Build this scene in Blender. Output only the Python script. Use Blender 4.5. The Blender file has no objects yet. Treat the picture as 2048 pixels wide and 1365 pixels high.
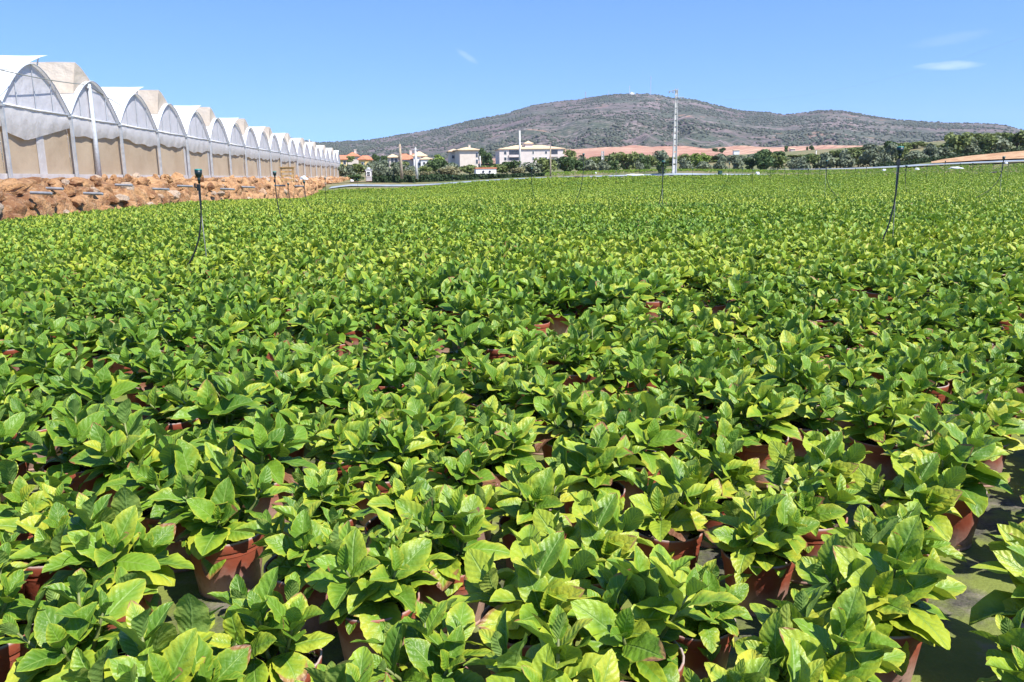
import bpy, math, random
import numpy as np
from mathutils import Vector, Matrix, noise as mnoise

random.seed(7)
rng = np.random.default_rng(11)
scene = bpy.context.scene
COL = scene.collection
R = math.radians

# ------------------------------------------------------------------ camera
EYE = Vector((0.0, 0.0, 1.4))
FPX, CX, CY = 1640.0, 1024.0, 682.5
PITCH, ROLL = math.atan(342.5 / FPX), 0.012
F = Vector((0, math.cos(PITCH), -math.sin(PITCH)))
R0, U0 = Vector((1, 0, 0)), Vector((0, math.sin(PITCH), math.cos(PITCH)))
RT = R0 * math.cos(ROLL) - U0 * math.sin(ROLL)
UP = R0 * math.sin(ROLL) + U0 * math.cos(ROLL)
cam_d = bpy.data.cameras.new('camera')
cam = bpy.data.objects.new('camera', cam_d)
COL.objects.link(cam)
M = Matrix.Identity(4)
for i, v in enumerate((RT, UP, -F)):
    for r in range(3):
        M[r][i] = v[r]
M.translation = EYE
cam.matrix_world = M
cam_d.sensor_width = 36.0
cam_d.lens = FPX / 2048 * 36
cam_d.clip_start, cam_d.clip_end = 0.05, 20000
scene.camera = cam


def ray(px, py):
    return F + RT * ((px - CX) / FPX) + UP * ((CY - py) / FPX)


def at(px, py, Y):
    d = ray(px, py)
    return EYE + d * (Y / d.y)


def project(p):
    d = Vector(p) - EYE
    z = d.dot(F)
    return CX + FPX * d.dot(RT) / z, CY - FPX * d.dot(UP) / z


def m_per_px(Y):
    return Y / (FPX * 1.0215)


# ------------------------------------------------------------------ helpers
def tag(o, label=None, cat=None, group=None, kind=None):
    if label: o['label'] = label
    if cat: o['category'] = cat
    if group: o['group'] = group
    if kind: o['kind'] = kind
    return o


def empty(name, loc, rz=0.0):
    o = bpy.data.objects.new(name, None)
    o.empty_display_size = 0.2
    COL.objects.link(o)
    o.location = loc
    o.rotation_euler = (0, 0, rz)
    return o


def link(name, me, parent=None):
    o = bpy.data.objects.new(name, me)
    COL.objects.link(o)
    if parent is not None:
        o.parent = parent
    return o


def copy_tree(o, parent=None):
    c = o.copy()
    COL.objects.link(c)
    c.parent = parent
    for ch in list(o.children):
        copy_tree(ch, c)
    return c


class MB:
    def __init__(self):
        self.v, self.f, self.m = [], [], []

    def add(self, vs, fs, mi=0):
        o = len(self.v)
        self.v += [tuple(x) for x in vs]
        self.f += [tuple(o + i for i in f) for f in fs]
        self.m += [mi] * len(fs)

    def box(self, c, s, rz=0.0, mi=0, top=1.0):
        cx, cy, cz = c
        hx, hy, hz = s[0] / 2, s[1] / 2, s[2] / 2
        ca, sa = math.cos(rz), math.sin(rz)
        vs = []
        for dz, k in ((-hz, 1.0), (hz, top)):
            for dx, dy in ((-hx, -hy), (hx, -hy), (hx, hy), (-hx, hy)):
                x, y = dx * k, dy * k
                vs.append((cx + x * ca - y * sa, cy + x * sa + y * ca, cz + dz))
        self.add(vs, [(3, 2, 1, 0), (4, 5, 6, 7), (0, 1, 5, 4), (1, 2, 6, 5), (2, 3, 7, 6), (3, 0, 4, 7)], mi)

    def tube(self, pts, rad, n=8, mi=0, caps=True):
        pts = [Vector(p) for p in pts]
        rads = rad if isinstance(rad, (list, tuple)) else [rad] * len(pts)
        base = len(self.v)
        a = None
        for i, p in enumerate(pts):
            t = (pts[min(i + 1, len(pts) - 1)] - pts[max(i - 1, 0)]).normalized()
            if a is None:
                a = t.cross(Vector((0.31, 0.9, 0.2))).normalized()
            a = (a - t * a.dot(t)).normalized()
            b = t.cross(a)
            for k in range(n):
                w = 2 * math.pi * k / n
                self.v.append(tuple(p + (a * math.cos(w) + b * math.sin(w)) * rads[i]))
        for i in range(len(pts) - 1):
            for k in range(n):
                k2 = (k + 1) % n
                self.f.append((base + i * n + k, base + i * n + k2, base + (i + 1) * n + k2, base + (i + 1) * n + k))
                self.m.append(mi)
        if caps:
            self.f.append(tuple(base + k for k in reversed(range(n)))); self.m.append(mi)
            self.f.append(tuple(base + (len(pts) - 1) * n + k for k in range(n))); self.m.append(mi)

    def lathe(self, prof, n=24, c=(0, 0, 0), mi=0, cap0=True, cap1=True):
        base = len(self.v)
        for r, z in prof:
            for k in range(n):
                w = 2 * math.pi * k / n
                self.v.append((c[0] + r * math.cos(w), c[1] + r * math.sin(w), c[2] + z))
        for i in range(len(prof) - 1):
            for k in range(n):
                k2 = (k + 1) % n
                self.f.append((base + i * n + k, base + i * n + k2, base + (i + 1) * n + k2, base + (i + 1) * n + k))
                self.m.append(mi)
        if cap0:
            self.f.append(tuple(base + k for k in reversed(range(n)))); self.m.append(mi)
        if cap1:
            self.f.append(tuple(base + (len(prof) - 1) * n + k for k in range(n))); self.m.append(mi)

    def grid(self, P, mi=0):
        """P[i][j] points"""
        base = len(self.v)
        nj = len(P[0])
        for row in P:
            self.v += [tuple(p) for p in row]
        for i in range(len(P) - 1):
            for j in range(nj - 1):
                self.f.append((base + i * nj + j, base + i * nj + j + 1, base + (i + 1) * nj + j + 1, base + (i + 1) * nj + j))
                self.m.append(mi)

    def mesh(self, name, mats, smooth=False):
        me = bpy.data.meshes.new(name)
        me.from_pydata(self.v, [], self.f)
        for m in (mats if isinstance(mats, (list, tuple)) else [mats]):
            me.materials.append(m)
        me.polygons.foreach_set('material_index', self.m)
        if smooth:
            me.polygons.foreach_set('use_smooth', [True] * len(self.f))
        me.update()
        return me

    def build(self, name, mats, parent=None, smooth=False):
        return link(name, self.mesh(name, mats, smooth), parent)


def np_mesh(name, V, Q, mats, uv=None, col=None, smooth=True, mi=None):
    """V (n,3), Q (m,k) faces of one size; uv per vertex (n,2); col per vertex (n,4)"""
    me = bpy.data.meshes.new(name)
    V = np.ascontiguousarray(V, dtype=np.float32)
    Q = np.ascontiguousarray(Q, dtype=np.int32)
    k = Q.shape[1]
    me.vertices.add(len(V))
    me.vertices.foreach_set('co', V.ravel())
    me.loops.add(Q.size)
    me.loops.foreach_set('vertex_index', Q.ravel())
    me.polygons.add(len(Q))
    me.polygons.foreach_set('loop_start', np.arange(0, Q.size, k, dtype=np.int32))
    me.polygons.foreach_set('loop_total', np.full(len(Q), k, dtype=np.int32))
    if smooth:
        me.polygons.foreach_set('use_smooth', np.ones(len(Q), dtype=bool))
    for m in mats:
        me.materials.append(m)
    if mi is not None:
        me.polygons.foreach_set('material_index', np.ascontiguousarray(mi, dtype=np.int32))
    if uv is not None:
        l = me.uv_layers.new(name='UVMap')
        l.data.foreach_set('uv', np.ascontiguousarray(uv[Q.ravel()], dtype=np.float32).ravel())
    if col is not None:
        a = me.attributes.new('leafdata', 'FLOAT_COLOR', 'POINT')
        a.data.foreach_set('color', np.ascontiguousarray(col, dtype=np.float32).ravel())
    me.update(calc_edges=True)
    return me


# ------------------------------------------------------------------ materials
class NT:
    def __init__(self, name):
        self.mat = bpy.data.materials.new(name)
        self.mat.use_nodes = True
        self.nt = self.mat.node_tree
        self.nt.nodes.clear()
        self.out = self.nt.nodes.new('ShaderNodeOutputMaterial')

    def n(self, typ, **kw):
        nd = self.nt.nodes.new(typ)
        for k, v in kw.items():
            setattr(nd, k, v)
        return nd

    def set(self, sock, val):
        if isinstance(val, bpy.types.NodeSocket):
            self.nt.links.new(val, sock)
        elif val is not None:
            if sock.type == 'RGBA' and len(val) == 3:
                val = (*val, 1)
            sock.default_value = val

    def math(self, op, a, b=None, c=None, clamp=False):
        nd = self.n('ShaderNodeMath', operation=op, use_clamp=clamp)
        self.set(nd.inputs[0], a)
        if b is not None: self.set(nd.inputs[1], b)
        if c is not None: self.set(nd.inputs[2], c)
        return nd.outputs[0]

    def mix(self, f, a, b, blend='MIX'):
        nd = self.n('ShaderNodeMix', data_type='RGBA', blend_type=blend)
        self.set(nd.inputs[0], f)
        self.set(nd.inputs[6], a)
        self.set(nd.inputs[7], b)
        return nd.outputs[2]

    def ss(self, x, lo, hi):
        nd = self.n('ShaderNodeMapRange', interpolation_type='SMOOTHSTEP')
        self.set(nd.inputs[0], x)
        self.set(nd.inputs[1], lo)
        self.set(nd.inputs[2], hi)
        return nd.outputs[0]

    def noise(self, vec, scale, detail=3.0, rough=0.55, color=False):
        nd = self.n('ShaderNodeTexNoise')
        if vec is not None: self.set(nd.inputs['Vector'], vec)
        nd.inputs['Scale'].default_value = scale
        nd.inputs['Detail'].default_value = detail
        nd.inputs['Roughness'].default_value = rough
        return nd.outputs[1 if color else 0]

    def voro(self, vec, scale, feature='F1', out=0):
        nd = self.n('ShaderNodeTexVoronoi', feature=feature)
        if vec is not None: self.set(nd.inputs['Vector'], vec)
        nd.inputs['Scale'].default_value = scale
        return nd.outputs[out]

    def obj(self):
        return self.n('ShaderNodeTexCoord').outputs['Object']

    def pos(self):
        return self.n('ShaderNodeNewGeometry').outputs['Position']

    def sep(self, v):
        nd = self.n('ShaderNodeSeparateXYZ')
        self.set(nd.inputs[0], v)
        return nd.outputs

    def bump(self, h, strength=0.3, dist=0.05):
        nd = self.n('ShaderNodeBump')
        nd.inputs['Strength'].default_value = strength
        nd.inputs['Distance'].default_value = dist
        self.set(nd.inputs['Height'], h)
        return nd.outputs[0]

    def bsdf(self, col, rough=0.7, normal=None, metal=0.0, spec=None):
        nd = self.n('ShaderNodeBsdfPrincipled')
        self.set(nd.inputs['Base Color'], col)
        self.set(nd.inputs['Roughness'], rough)
        nd.inputs['Metallic'].default_value = metal
        if spec is not None: self.set(nd.inputs['Specular IOR Level'], spec)
        if normal is not None: self.set(nd.inputs['Normal'], normal)
        return nd.outputs[0]

    def done(self, sh):
        self.nt.links.new(sh, self.out.inputs[0])
        return self.mat


def simple(name, col, rough=0.7, var=0.25, scale=6.0, bump=0.0, metal=0.0, spec=None):
    t = NT(name)
    o = t.obj()
    n = t.noise(o, scale, 5, 0.6)
    lo = tuple(c * (1 - var) for c in col)
    hi = tuple(min(1, c * (1 + var)) for c in col)
    c = t.mix(t.ss(n, 0.3, 0.7), lo, hi)
    nrm = t.bump(t.noise(o, scale * 3, 4), bump, 0.05) if bump else None
    return t.done(t.bsdf(c, rough, nrm, metal, spec))


def leaf_material(name):
    t = NT(name)
    uvn = t.n('ShaderNodeUVMap'); uvn.uv_map = 'UVMap'
    u, v, _ = t.sep(uvn.outputs[0])
    at_ = t.n('ShaderNodeAttribute', attribute_name='leafdata')
    sc = t.n('ShaderNodeSeparateColor')
    t.set(sc.inputs[0], at_.outputs['Color'])
    yel, burn, rnd = sc.outputs[0], sc.outputs[1], sc.outputs[2]
    edge = t.math('ABSOLUTE', t.math('SUBTRACT', t.math('MULTIPLY', u, 2.0), 1.0))
    nz = t.noise(t.obj(), 22, 3)
    nz2 = t.noise(t.obj(), 75, 2)
    # secondary veins climb from the midrib to the margin
    ph = t.math('MULTIPLY', t.math('SUBTRACT', v, t.math('MULTIPLY', edge, 0.24)), 46.0)
    wave = t.math('SINE', ph)
    vein2 = t.ss(wave, 0.80, 1.0)
    rib = t.math('SUBTRACT', 1.0, t.ss(edge, 0.02, 0.085))
    deep = t.mix(rnd, (0.074, 0.172, 0.016), (0.178, 0.318, 0.025))
    lime = t.mix(rnd, (0.255, 0.385, 0.026), (0.47, 0.465, 0.045))
    marg = t.math('ADD', t.math('MULTIPLY', edge, 0.62), t.math('MULTIPLY', v, 0.42))
    marg = t.math('ADD', marg, t.math('MULTIPLY', t.math('SUBTRACT', nz, 0.5), 0.95))
    marg = t.math('ADD', marg, t.math('MULTIPLY', vein2, -0.10))
    f_y = t.ss(t.math('ADD', marg, t.math('MULTIPLY', yel, 1.05)), 0.72, 1.56)
    col = t.mix(f_y, deep, lime)
    # thin pale rim and veins
    rim = t.math('MULTIPLY', t.ss(edge, 0.88, 0.98), 0.42)
    col = t.mix(rim, col, (0.46, 0.47, 0.03))
    col = t.mix(t.math('MULTIPLY', t.math('MAXIMUM', rib, t.math('MULTIPLY', vein2, 0.42)), 0.62), col, (0.27, 0.40, 0.09))
    # scorched tips and margins
    bt = t.math('ADD', t.math('MULTIPLY', v, 0.8), t.math('MULTIPLY', edge, 0.28))
    bt = t.math('ADD', bt, t.math('MULTIPLY', nz, 0.40))
    bt = t.math('ADD', bt, t.math('MULTIPLY', burn, 0.48))
    b1 = t.ss(bt, 1.30, 1.38)
    b2 = t.ss(bt, 1.42, 1.50)
    col = t.mix(b1, col, t.mix(rnd, (0.24, 0.10, 0.03), (0.37, 0.25, 0.08)))
    col = t.mix(b2, col, t.mix(nz2, (0.10, 0.025, 0.015), (0.30, 0.16, 0.09)))
    back = t.n('ShaderNodeNewGeometry').outputs['Backfacing']
    col = t.mix(t.math('MULTIPLY', back, 0.5), col, (0.22, 0.32, 0.11))
    h = t.math('ADD', t.math('MULTIPLY', wave, -0.18), t.math('MULTIPLY', nz2, 1.2))
    h = t.math('ADD', h, t.math('MULTIPLY', rib, -0.8))
    nrm = t.bump(h, 0.45, 0.006)
    p = t.bsdf(col, t.math('ADD', 0.34, t.math('MULTIPLY', nz, 0.22)), nrm, 0, 0.36)
    tr = t.n('ShaderNodeBsdfTranslucent')
    t.set(tr.inputs[0], t.mix(1.0, col, (1.0, 1.1, 0.3), 'MULTIPLY'))
    t.set(tr.inputs['Normal'], nrm)
    mx = t.n('ShaderNodeMixShader')
    mx.inputs[0].default_value = 0.22
    t.nt.links.new(p, mx.inputs[1])
    t.nt.links.new(tr.outputs[0], mx.inputs[2])
    return t.done(mx.outputs[0])


M_LEAF = leaf_material('hydrangea_leaf')


def pot_material():
    t = NT('pot_plastic')
    o = t.obj()
    x, y, z = t.sep(o)
    n1 = t.noise(o, 9, 4)
    n2 = t.noise(o, 60, 3)
    rnd = t.n('ShaderNodeObjectInfo').outputs['Random']
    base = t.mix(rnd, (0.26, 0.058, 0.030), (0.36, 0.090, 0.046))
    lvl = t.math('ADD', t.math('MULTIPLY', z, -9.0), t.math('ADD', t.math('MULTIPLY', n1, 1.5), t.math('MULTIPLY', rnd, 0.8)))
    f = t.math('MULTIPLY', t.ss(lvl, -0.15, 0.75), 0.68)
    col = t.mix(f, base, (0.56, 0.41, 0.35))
    low = t.ss(z, 0.012, 0.004)
    col = t.mix(t.math('MULTIPLY', t.ss(n2, 0.52, 0.7), 0.35), col, (0.20, 0.10, 0.07))
    rim = t.math('MULTIPLY', t.ss(z, 0.192, 0.2), t.ss(n1, 0.35, 0.6))
    col = t.mix(t.math('MULTIPLY', rim, 0.75), col, (0.44, 0.40, 0.38))
    return t.done(t.bsdf(col, 0.55, t.bump(n2, 0.12, 0.01)))


def soil_material():
    t = NT('potting_soil')
    o = t.obj()
    n = t.noise(o, 55, 4)
    vd = t.voro(o, 85)
    col = t.mix(t.ss(n, 0.35, 0.65), (0.025, 0.018, 0.012), (0.11, 0.075, 0.05))
    grit = t.math('MULTIPLY', t.ss(vd, 0.36, 0.22), t.ss(t.noise(o, 13, 2), 0.42, 0.55))
    col = t.mix(grit, col, (0.46, 0.42, 0.36))
    moss = t.math('MULTIPLY', t.ss(t.noise(o, 20, 3), 0.56, 0.66), 0.7)
    col = t.mix(moss, col, (0.10, 0.15, 0.03))
    return t.done(t.bsdf(col, 0.95, t.bump(vd, 0.8, 0.02)))


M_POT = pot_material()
M_SOIL = soil_material()
M_STEM = simple('hydrangea_stem', (0.16, 0.19, 0.06), 0.6, 0.3, 30)


def mat_ground(name, kind):
    t = NT(name)
    p = t.pos()
    if kind == 'mat':
        n = t.noise(p, 2.2, 6, 0.65)
        n2 = t.noise(p, 70, 3)
        n3 = t.noise(p, 7.0, 4, 0.6)
        col = t.mix(t.ss(n2, 0.3, 0.7), (0.035, 0.033, 0.026), (0.085, 0.078, 0.062))
        col = t.mix(t.math('MULTIPLY', t.ss(n, 0.36, 0.54), 0.88), col, t.mix(n3, (0.09, 0.125, 0.016), (0.24, 0.28, 0.045)))
        col = t.mix(t.math('MULTIPLY', t.ss(n3, 0.56, 0.68), 0.55), col, (0.22, 0.19, 0.15))
        nrm = t.bump(n2, 0.5, 0.01)
        return t.done(t.bsdf(col, 0.8, nrm))
    if kind == 'dry':
        n = t.noise(p, 0.08, 6, 0.6)
        n2 = t.noise(p, 1.3, 5, 0.6)
        col = t.mix(t.ss(n, 0.4, 0.62), (0.20, 0.17, 0.075), (0.10, 0.13, 0.035))
        col = t.mix(t.ss(n2, 0.5, 0.75), col, (0.30, 0.21, 0.11))
        return t.done(t.bsdf(col, 0.95))
    if kind == 'earth':
        n = t.noise(p, 0.5, 6, 0.65)
        n2 = t.noise(p, 5, 5, 0.6)
        col = t.mix(t.ss(n, 0.35, 0.65), (0.34, 0.17, 0.07), (0.52, 0.33, 0.17))
        col = t.mix(t.ss(n2, 0.5, 0.8), col, (0.62, 0.48, 0.32))
        return t.done(t.bsdf(col, 0.95, t.bump(n2, 0.6, 0.08)))
    if kind == 'path':
        n = t.noise(p, 0.35, 5, 0.6)
        n2 = t.noise(p, 4, 4, 0.6)
        col = t.mix(t.ss(n, 0.35, 0.65), (0.20, 0.24, 0.27), (0.31, 0.35, 0.39))
        col = t.mix(t.ss(n2, 0.55, 0.75), col, (0.42, 0.45, 0.48))
        return t.done(t.bsdf(col, 0.7))


M_MAT = mat_ground('weed_mat', 'mat')
M_DRY = mat_ground('dry_ground', 'dry')
M_EARTH = mat_ground('orange_earth', 'earth')
M_PATH = mat_ground('grey_sheeting', 'path')


def rock_material():
    t = NT('orange_limestone')
    o = t.pos()
    n = t.noise(o, 1.1, 6, 0.65)
    n2 = t.noise(o, 6.5, 6, 0.65)
    v = t.voro(o, 2.3)
    col = t.mix(t.ss(n, 0.34, 0.62), (0.23, 0.10, 0.04), (0.57, 0.32, 0.145))
    col = t.mix(t.math('MULTIPLY', t.ss(n2, 0.5, 0.72), 0.7), col, (0.55, 0.38, 0.23))
    col = t.mix(t.math('MULTIPLY', t.ss(t.noise(o, 2.6, 3), 0.60, 0.70), 0.6), col, (0.15, 0.065, 0.035))
    rnd = t.n('ShaderNodeObjectInfo').outputs['Random']
    col = t.mix(t.math('MULTIPLY', t.ss(rnd, 0.74, 0.80), 0.7), col, t.mix(n2, (0.42, 0.33, 0.25), (0.62, 0.54, 0.44)))
    fine = t.noise(o, 18, 5, 0.7)
    col = t.mix(t.math('MULTIPLY', t.ss(fine, 0.52, 0.66), 0.35), col, (0.13, 0.065, 0.035))
    h = t.math('ADD', t.math('ADD', n2, t.math('MULTIPLY', fine, 0.5)), t.math('MULTIPLY', v, 0.6))
    return t.done(t.bsdf(col, 0.92, t.bump(h, 1.0, 0.16)))


M_ROCK = rock_material()


def film_material(name, col, transl, rough=0.35, scale=1.2):
    t = NT(name)
    o = t.obj()
    n = t.noise(o, scale, 5, 0.6)
    lo = tuple(c * 0.90 for c in col)
    c = t.mix(t.ss(n, 0.3, 0.7), lo, col)
    nrm = t.bump(t.noise(o, scale * 1.6, 3), 0.35, 0.15)
    p = t.bsdf(c, rough, nrm, 0, 0.35)
    tr = t.n('ShaderNodeBsdfTranslucent')
    t.set(tr.inputs[0], c)
    mx = t.n('ShaderNodeMixShader')
    mx.inputs[0].default_value = transl
    t.nt.links.new(p, mx.inputs[1]); t.nt.links.new(tr.outputs[0], mx.inputs[2])
    return t.done(mx.outputs[0])


M_ROOF = film_material('white_roof_film', (0.88, 0.89, 0.89), 0.2)
M_GABLE = film_material('gable_film', (0.84, 0.82, 0.85), 0.40)
M_CURT = film_material('side_curtain_film', (0.70, 0.675, 0.66), 0.35)


def net_material(name, a, b):
    t = NT(name)
    o = t.obj()
    n = t.noise(o, 0.45, 4, 0.55)
    n2 = t.noise(o, 2.5, 4, 0.6)
    w = t.n('ShaderNodeTexWave', wave_type='BANDS', bands_direction='Y')
    w.inputs['Scale'].default_value = 9.0
    w.inputs['Distortion'].default_value = 0.6
    t.set(w.inputs['Vector'], o)
    c = t.mix(t.ss(n, 0.3, 0.7), a, b)
    c = t.mix(t.math('MULTIPLY', w.outputs[1], 0.12), c, tuple(x * 0.7 for x in a))
    nrm = t.bump(t.math('ADD', n2, n), 0.5 if 'vent' in name else 0.15, 0.2)
    p = t.bsdf(c, 0.9, nrm)
    tr = t.n('ShaderNodeBsdfTranslucent')
    t.set(tr.inputs[0], c)
    mx = t.n('ShaderNodeMixShader')
    mx.inputs[0].default_value = 0.25
    t.nt.links.new(p, mx.inputs[1]); t.nt.links.new(tr.outputs[0], mx.inputs[2])
    return t.done(mx.outputs[0])


M_NET = net_material('beige_wall_netting', (0.45, 0.34, 0.225), (0.54, 0.43, 0.30))
M_VNET = net_material('beige_vent_netting', (0.52, 0.44, 0.35), (0.60, 0.53, 0.44))
M_STEEL = simple('galvanised_steel', (0.42, 0.44, 0.46), 0.5, 0.15, 4, 0, 0.3)
M_CONC = simple('pale_concrete', (0.56, 0.54, 0.50), 0.9, 0.2, 3)
M_WOODPOLE = simple('weathered_pole_wood', (0.34, 0.27, 0.19), 0.9, 0.25, 4)
M_WOOD = simple('crate_wood', (0.40, 0.24, 0.10), 0.85, 0.35, 5)
M_BLACK = simple('black_plastic', (0.012, 0.014, 0.015), 0.45, 0.2, 20)
M_HEAD = simple('sprinkler_plastic', (0.010, 0.022, 0.026), 0.4, 0.2, 30)
M_TEAL = simple('sprinkler_cap', (0.03, 0.22, 0.20), 0.45, 0.15, 30)
M_GREYTUBE = simple('grey_stake', (0.23, 0.24, 0.20), 0.5, 0.2, 20)
M_PVC = simple('grey_pvc', (0.45, 0.48, 0.52), 0.45, 0.15, 8)
M_PIPE = simple('dull_pipe', (0.24, 0.25, 0.27), 0.5, 0.2, 5)
M_WHITE = simple('white_plaster', (0.78, 0.76, 0.72), 0.85, 0.06, 0.7)
M_GREYW = simple('grey_render', (0.36, 0.355, 0.36), 0.85, 0.1, 1.5)
M_CREAM = simple('cream_plaster', (0.60, 0.52, 0.44), 0.85, 0.08, 0.7)
M_BEIGEW = simple('pink_beige_plaster', (0.62, 0.545, 0.50), 0.85, 0.07, 0.5)
M_YELLOW = simple('yellow_plaster', (0.68, 0.50, 0.20), 0.85, 0.1, 0.7)
M_TILE = simple('pale_roof_tile', (0.62, 0.45, 0.28), 0.85, 0.14, 1.6)
M_REDTILE = simple('red_roof_tile', (0.50, 0.19, 0.10), 0.85, 0.2, 1.6)
M_GLASS = simple('dark_window', (0.05, 0.055, 0.065), 0.2, 0.3, 1.0)
M_BAG = simple('white_sheeting', (0.56, 0.58, 0.60), 0.6, 0.12, 3, 0.4)
M_DKGREEN = simple('dark_green_plastic', (0.02, 0.07, 0.05), 0.5, 0.2, 4)
M_BARK = simple('tree_bark', (0.13, 0.095, 0.065), 0.95, 0.3, 6)


def foliage_material(name, a, b, transl=0.2):
    t = NT(name)
    at_ = t.n('ShaderNodeAttribute', attribute_name='leafdata')
    sc = t.n('ShaderNodeSeparateColor')
    t.set(sc.inputs[0], at_.outputs['Color'])
    rnd = t.n('ShaderNodeObjectInfo').outputs['Random']
    c = t.mix(sc.outputs[0], a, b)
    c = t.mix(t.math('MULTIPLY', rnd, 0.35), c, tuple((x + y) * 0.62 for x, y in zip(a, b)))
    p = t.bsdf(c, 0.6, None, 0, 0.3)
    tr = t.n('ShaderNodeBsdfTranslucent')
    t.set(tr.inputs[0], c)
    mx = t.n('ShaderNodeMixShader')
    mx.inputs[0].default_value = transl
    t.nt.links.new(p, mx.inputs[1]); t.nt.links.new(tr.outputs[0], mx.inputs[2])
    return t.done(mx.outputs[0])


F_OLIVE = foliage_material('olive_foliage', (0.11, 0.14, 0.085), (0.235, 0.265, 0.165))
F_DARK = foliage_material('dark_foliage', (0.038, 0.08, 0.024), (0.11, 0.165, 0.055))
F_MID = foliage_material('mid_green_foliage', (0.10, 0.14, 0.04), (0.225, 0.265, 0.085))
F_LIGHT = foliage_material('light_green_foliage', (0.12, 0.19, 0.03), (0.24, 0.33, 0.06))
F_TAN = foliage_material('dry_foliage', (0.15, 0.145, 0.07), (0.27, 0.25, 0.13))
F_HEDGE = foliage_material('hedge_foliage', (0.020, 0.042, 0.014), (0.048, 0.085, 0.024))

# ------------------------------------------------------------------ terrain
CANOPY = 0.42
ctrl = []


def C(px, py, Y, dz=0.0):
    p = at(px, py, Y)
    ctrl.append((p.x, p.y, p.z + dz))


for (x, y, z) in ((0, -6, 0), (-6, -4, 0), (6, -4, 0), (0, 0, 0), (-3, 2, 0), (3, 2, 0), (0, 4, 0), (-4, 5, 0), (4, 5, 0),
                  (0, 8, 0), (-5, 9, -0.04), (5, 8, 0.0), (0, 14, 0.0), (8, 12, 0.0), (-16, 4, -0.3), (20, 10, 0.05), (-30, -20, -0.4), (30, -20, 0.1)):
    ctrl.append((x, y, z))
C(0, 437, 26.5, -CANOPY); C(400, 402, 50, -CANOPY); C(640, 379, 106, -CANOPY)
C(1000, 358.5, 109, -CANOPY); C(1348, 350, 109, -CANOPY); C(1700, 347, 104, -CANOPY); C(2048, 345, 88, -CANOPY)
C(700, 369.5, 113); C(1348, 347.5, 113); C(900, 363.5, 116); C(800, 367, 116); C(800, 371.5, 110, -CANOPY); C(690, 366, 128)
C(2040, 327, 112); C(1850, 333.5, 125); C(1500, 342.5, 131); C(1200, 345.5, 140); C(2048, 305, 138); C(1950, 316, 130)
C(1700, 333, 150); C(1000, 347, 150); C(700, 356, 170)
for (x, y, z) in ((-160, 120, 0), (-120, 300, 2), (0, 320, 3), (120, 320, 9), (-60, 220, 1), (60, 230, 4.5), (130, 170, 8), (170, 60, 4), (-160, -40, -1), (160, -60, 1)):
    ctrl.append((x, y, z))
ctrl = np.array(ctrl)
S_ = 50.0


def _tps_k(r2):
    return np.where(r2 > 1e-12, r2 * np.log(np.maximum(r2, 1e-12)), 0.0)


_n = len(ctrl)
_xy = ctrl[:, :2] / S_
_K = _tps_k(((_xy[:, None] - _xy[None]) ** 2).sum(-1)) + np.eye(_n) * 2e-4
_P = np.hstack([np.ones((_n, 1)), _xy])
_A = np.block([[_K, _P], [_P.T, np.zeros((3, 3))]])
_sol = np.linalg.solve(_A, np.concatenate([ctrl[:, 2], np.zeros(3)]))


def gz_np(XY):
    XY = np.asarray(XY, dtype=float)
    q = XY / S_
    k = _tps_k(((q[:, None] - _xy[None]) ** 2).sum(-1))
    z = k @ _sol[:_n] + _sol[_n] + q @ _sol[_n + 1:]
    r = np.hypot(XY[:, 0], XY[:, 1])
    w = np.clip((r - 230) / 120, 0, 1)
    w = w * w * (3 - 2 * w)
    return z * (1 - w) + w * (2.0 + 0.006 * np.minimum(r - 230, 700))


def gz(x, y):
    return float(gz_np([[x, y]])[0])


# greenhouse row frame
GP0 = at(150, 358, 39.5)
GDIR = Vector((-0.1039, 1.0, 0)).normalized()
GN = Vector((GDIR.y, -GDIR.x, 0))          # towards the field
GSL = -0.008
W = 6.4
HE = 2.9
RISE = 1.86
BANK_OFF = 2.9


def G(a, b, c):
    """a along the row, b into the house, c up"""
    return GP0 + GDIR * a - GN * b + Vector((0, 0, c + GSL * a))


def field_left(y):
    """x of the bank foot at distance y"""
    p = GP0 + GN * BANK_OFF
    return p.x + (y - p.y) * GDIR.x / GDIR.y


def far_edge(x):
    xs = [-26, -20, -8, 0, 21, 43, 55, 80]
    ys = [105, 107, 109, 109, 109, 104, 88, 80]
    return np.interp(x, xs, ys)


def in_field(x, y):
    return (x > field_left(y) + 0.1) & (y < far_edge(x))


# ground sheet: polar fan
radii = np.concatenate([[0.0], np.geomspace(0.6, 7000, 150)])
ang = np.concatenate([np.linspace(-180, -50, 40, endpoint=False), np.linspace(-50, 50, 260, endpoint=False), np.linspace(50, 180, 40, endpoint=False)])
an = np.radians(ang)
XX = radii[:, None] * np.sin(an)[None]
YY = radii[:, None] * np.cos(an)[None]
XY = np.stack([XX.ravel(), YY.ravel()], 1)
ZZ = gz_np(XY)
na = len(an)
Qg = []
ii, jj = np.meshgrid(np.arange(len(radii) - 1), np.arange(na), indexing='ij')
ii, jj = ii.ravel(), jj.ravel()
j2 = (jj + 1) % na
Qg = np.stack([ii * na + jj, (ii + 1) * na + jj, (ii + 1) * na + j2, ii * na + j2], 1)
cen = XY[Qg].mean(1)
mi = np.where(in_field(cen[:, 0], cen[:, 1]) & (cen[:, 1] > -12), 0, 1)
gm = np_mesh('ground', np.column_stack([XY, ZZ]), Qg[:, ::-1], [M_MAT, M_DRY], smooth=True, mi=mi)
tag(link('ground', gm), kind='structure')

# ------------------------------------------------------------------ potted hydrangeas


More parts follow.
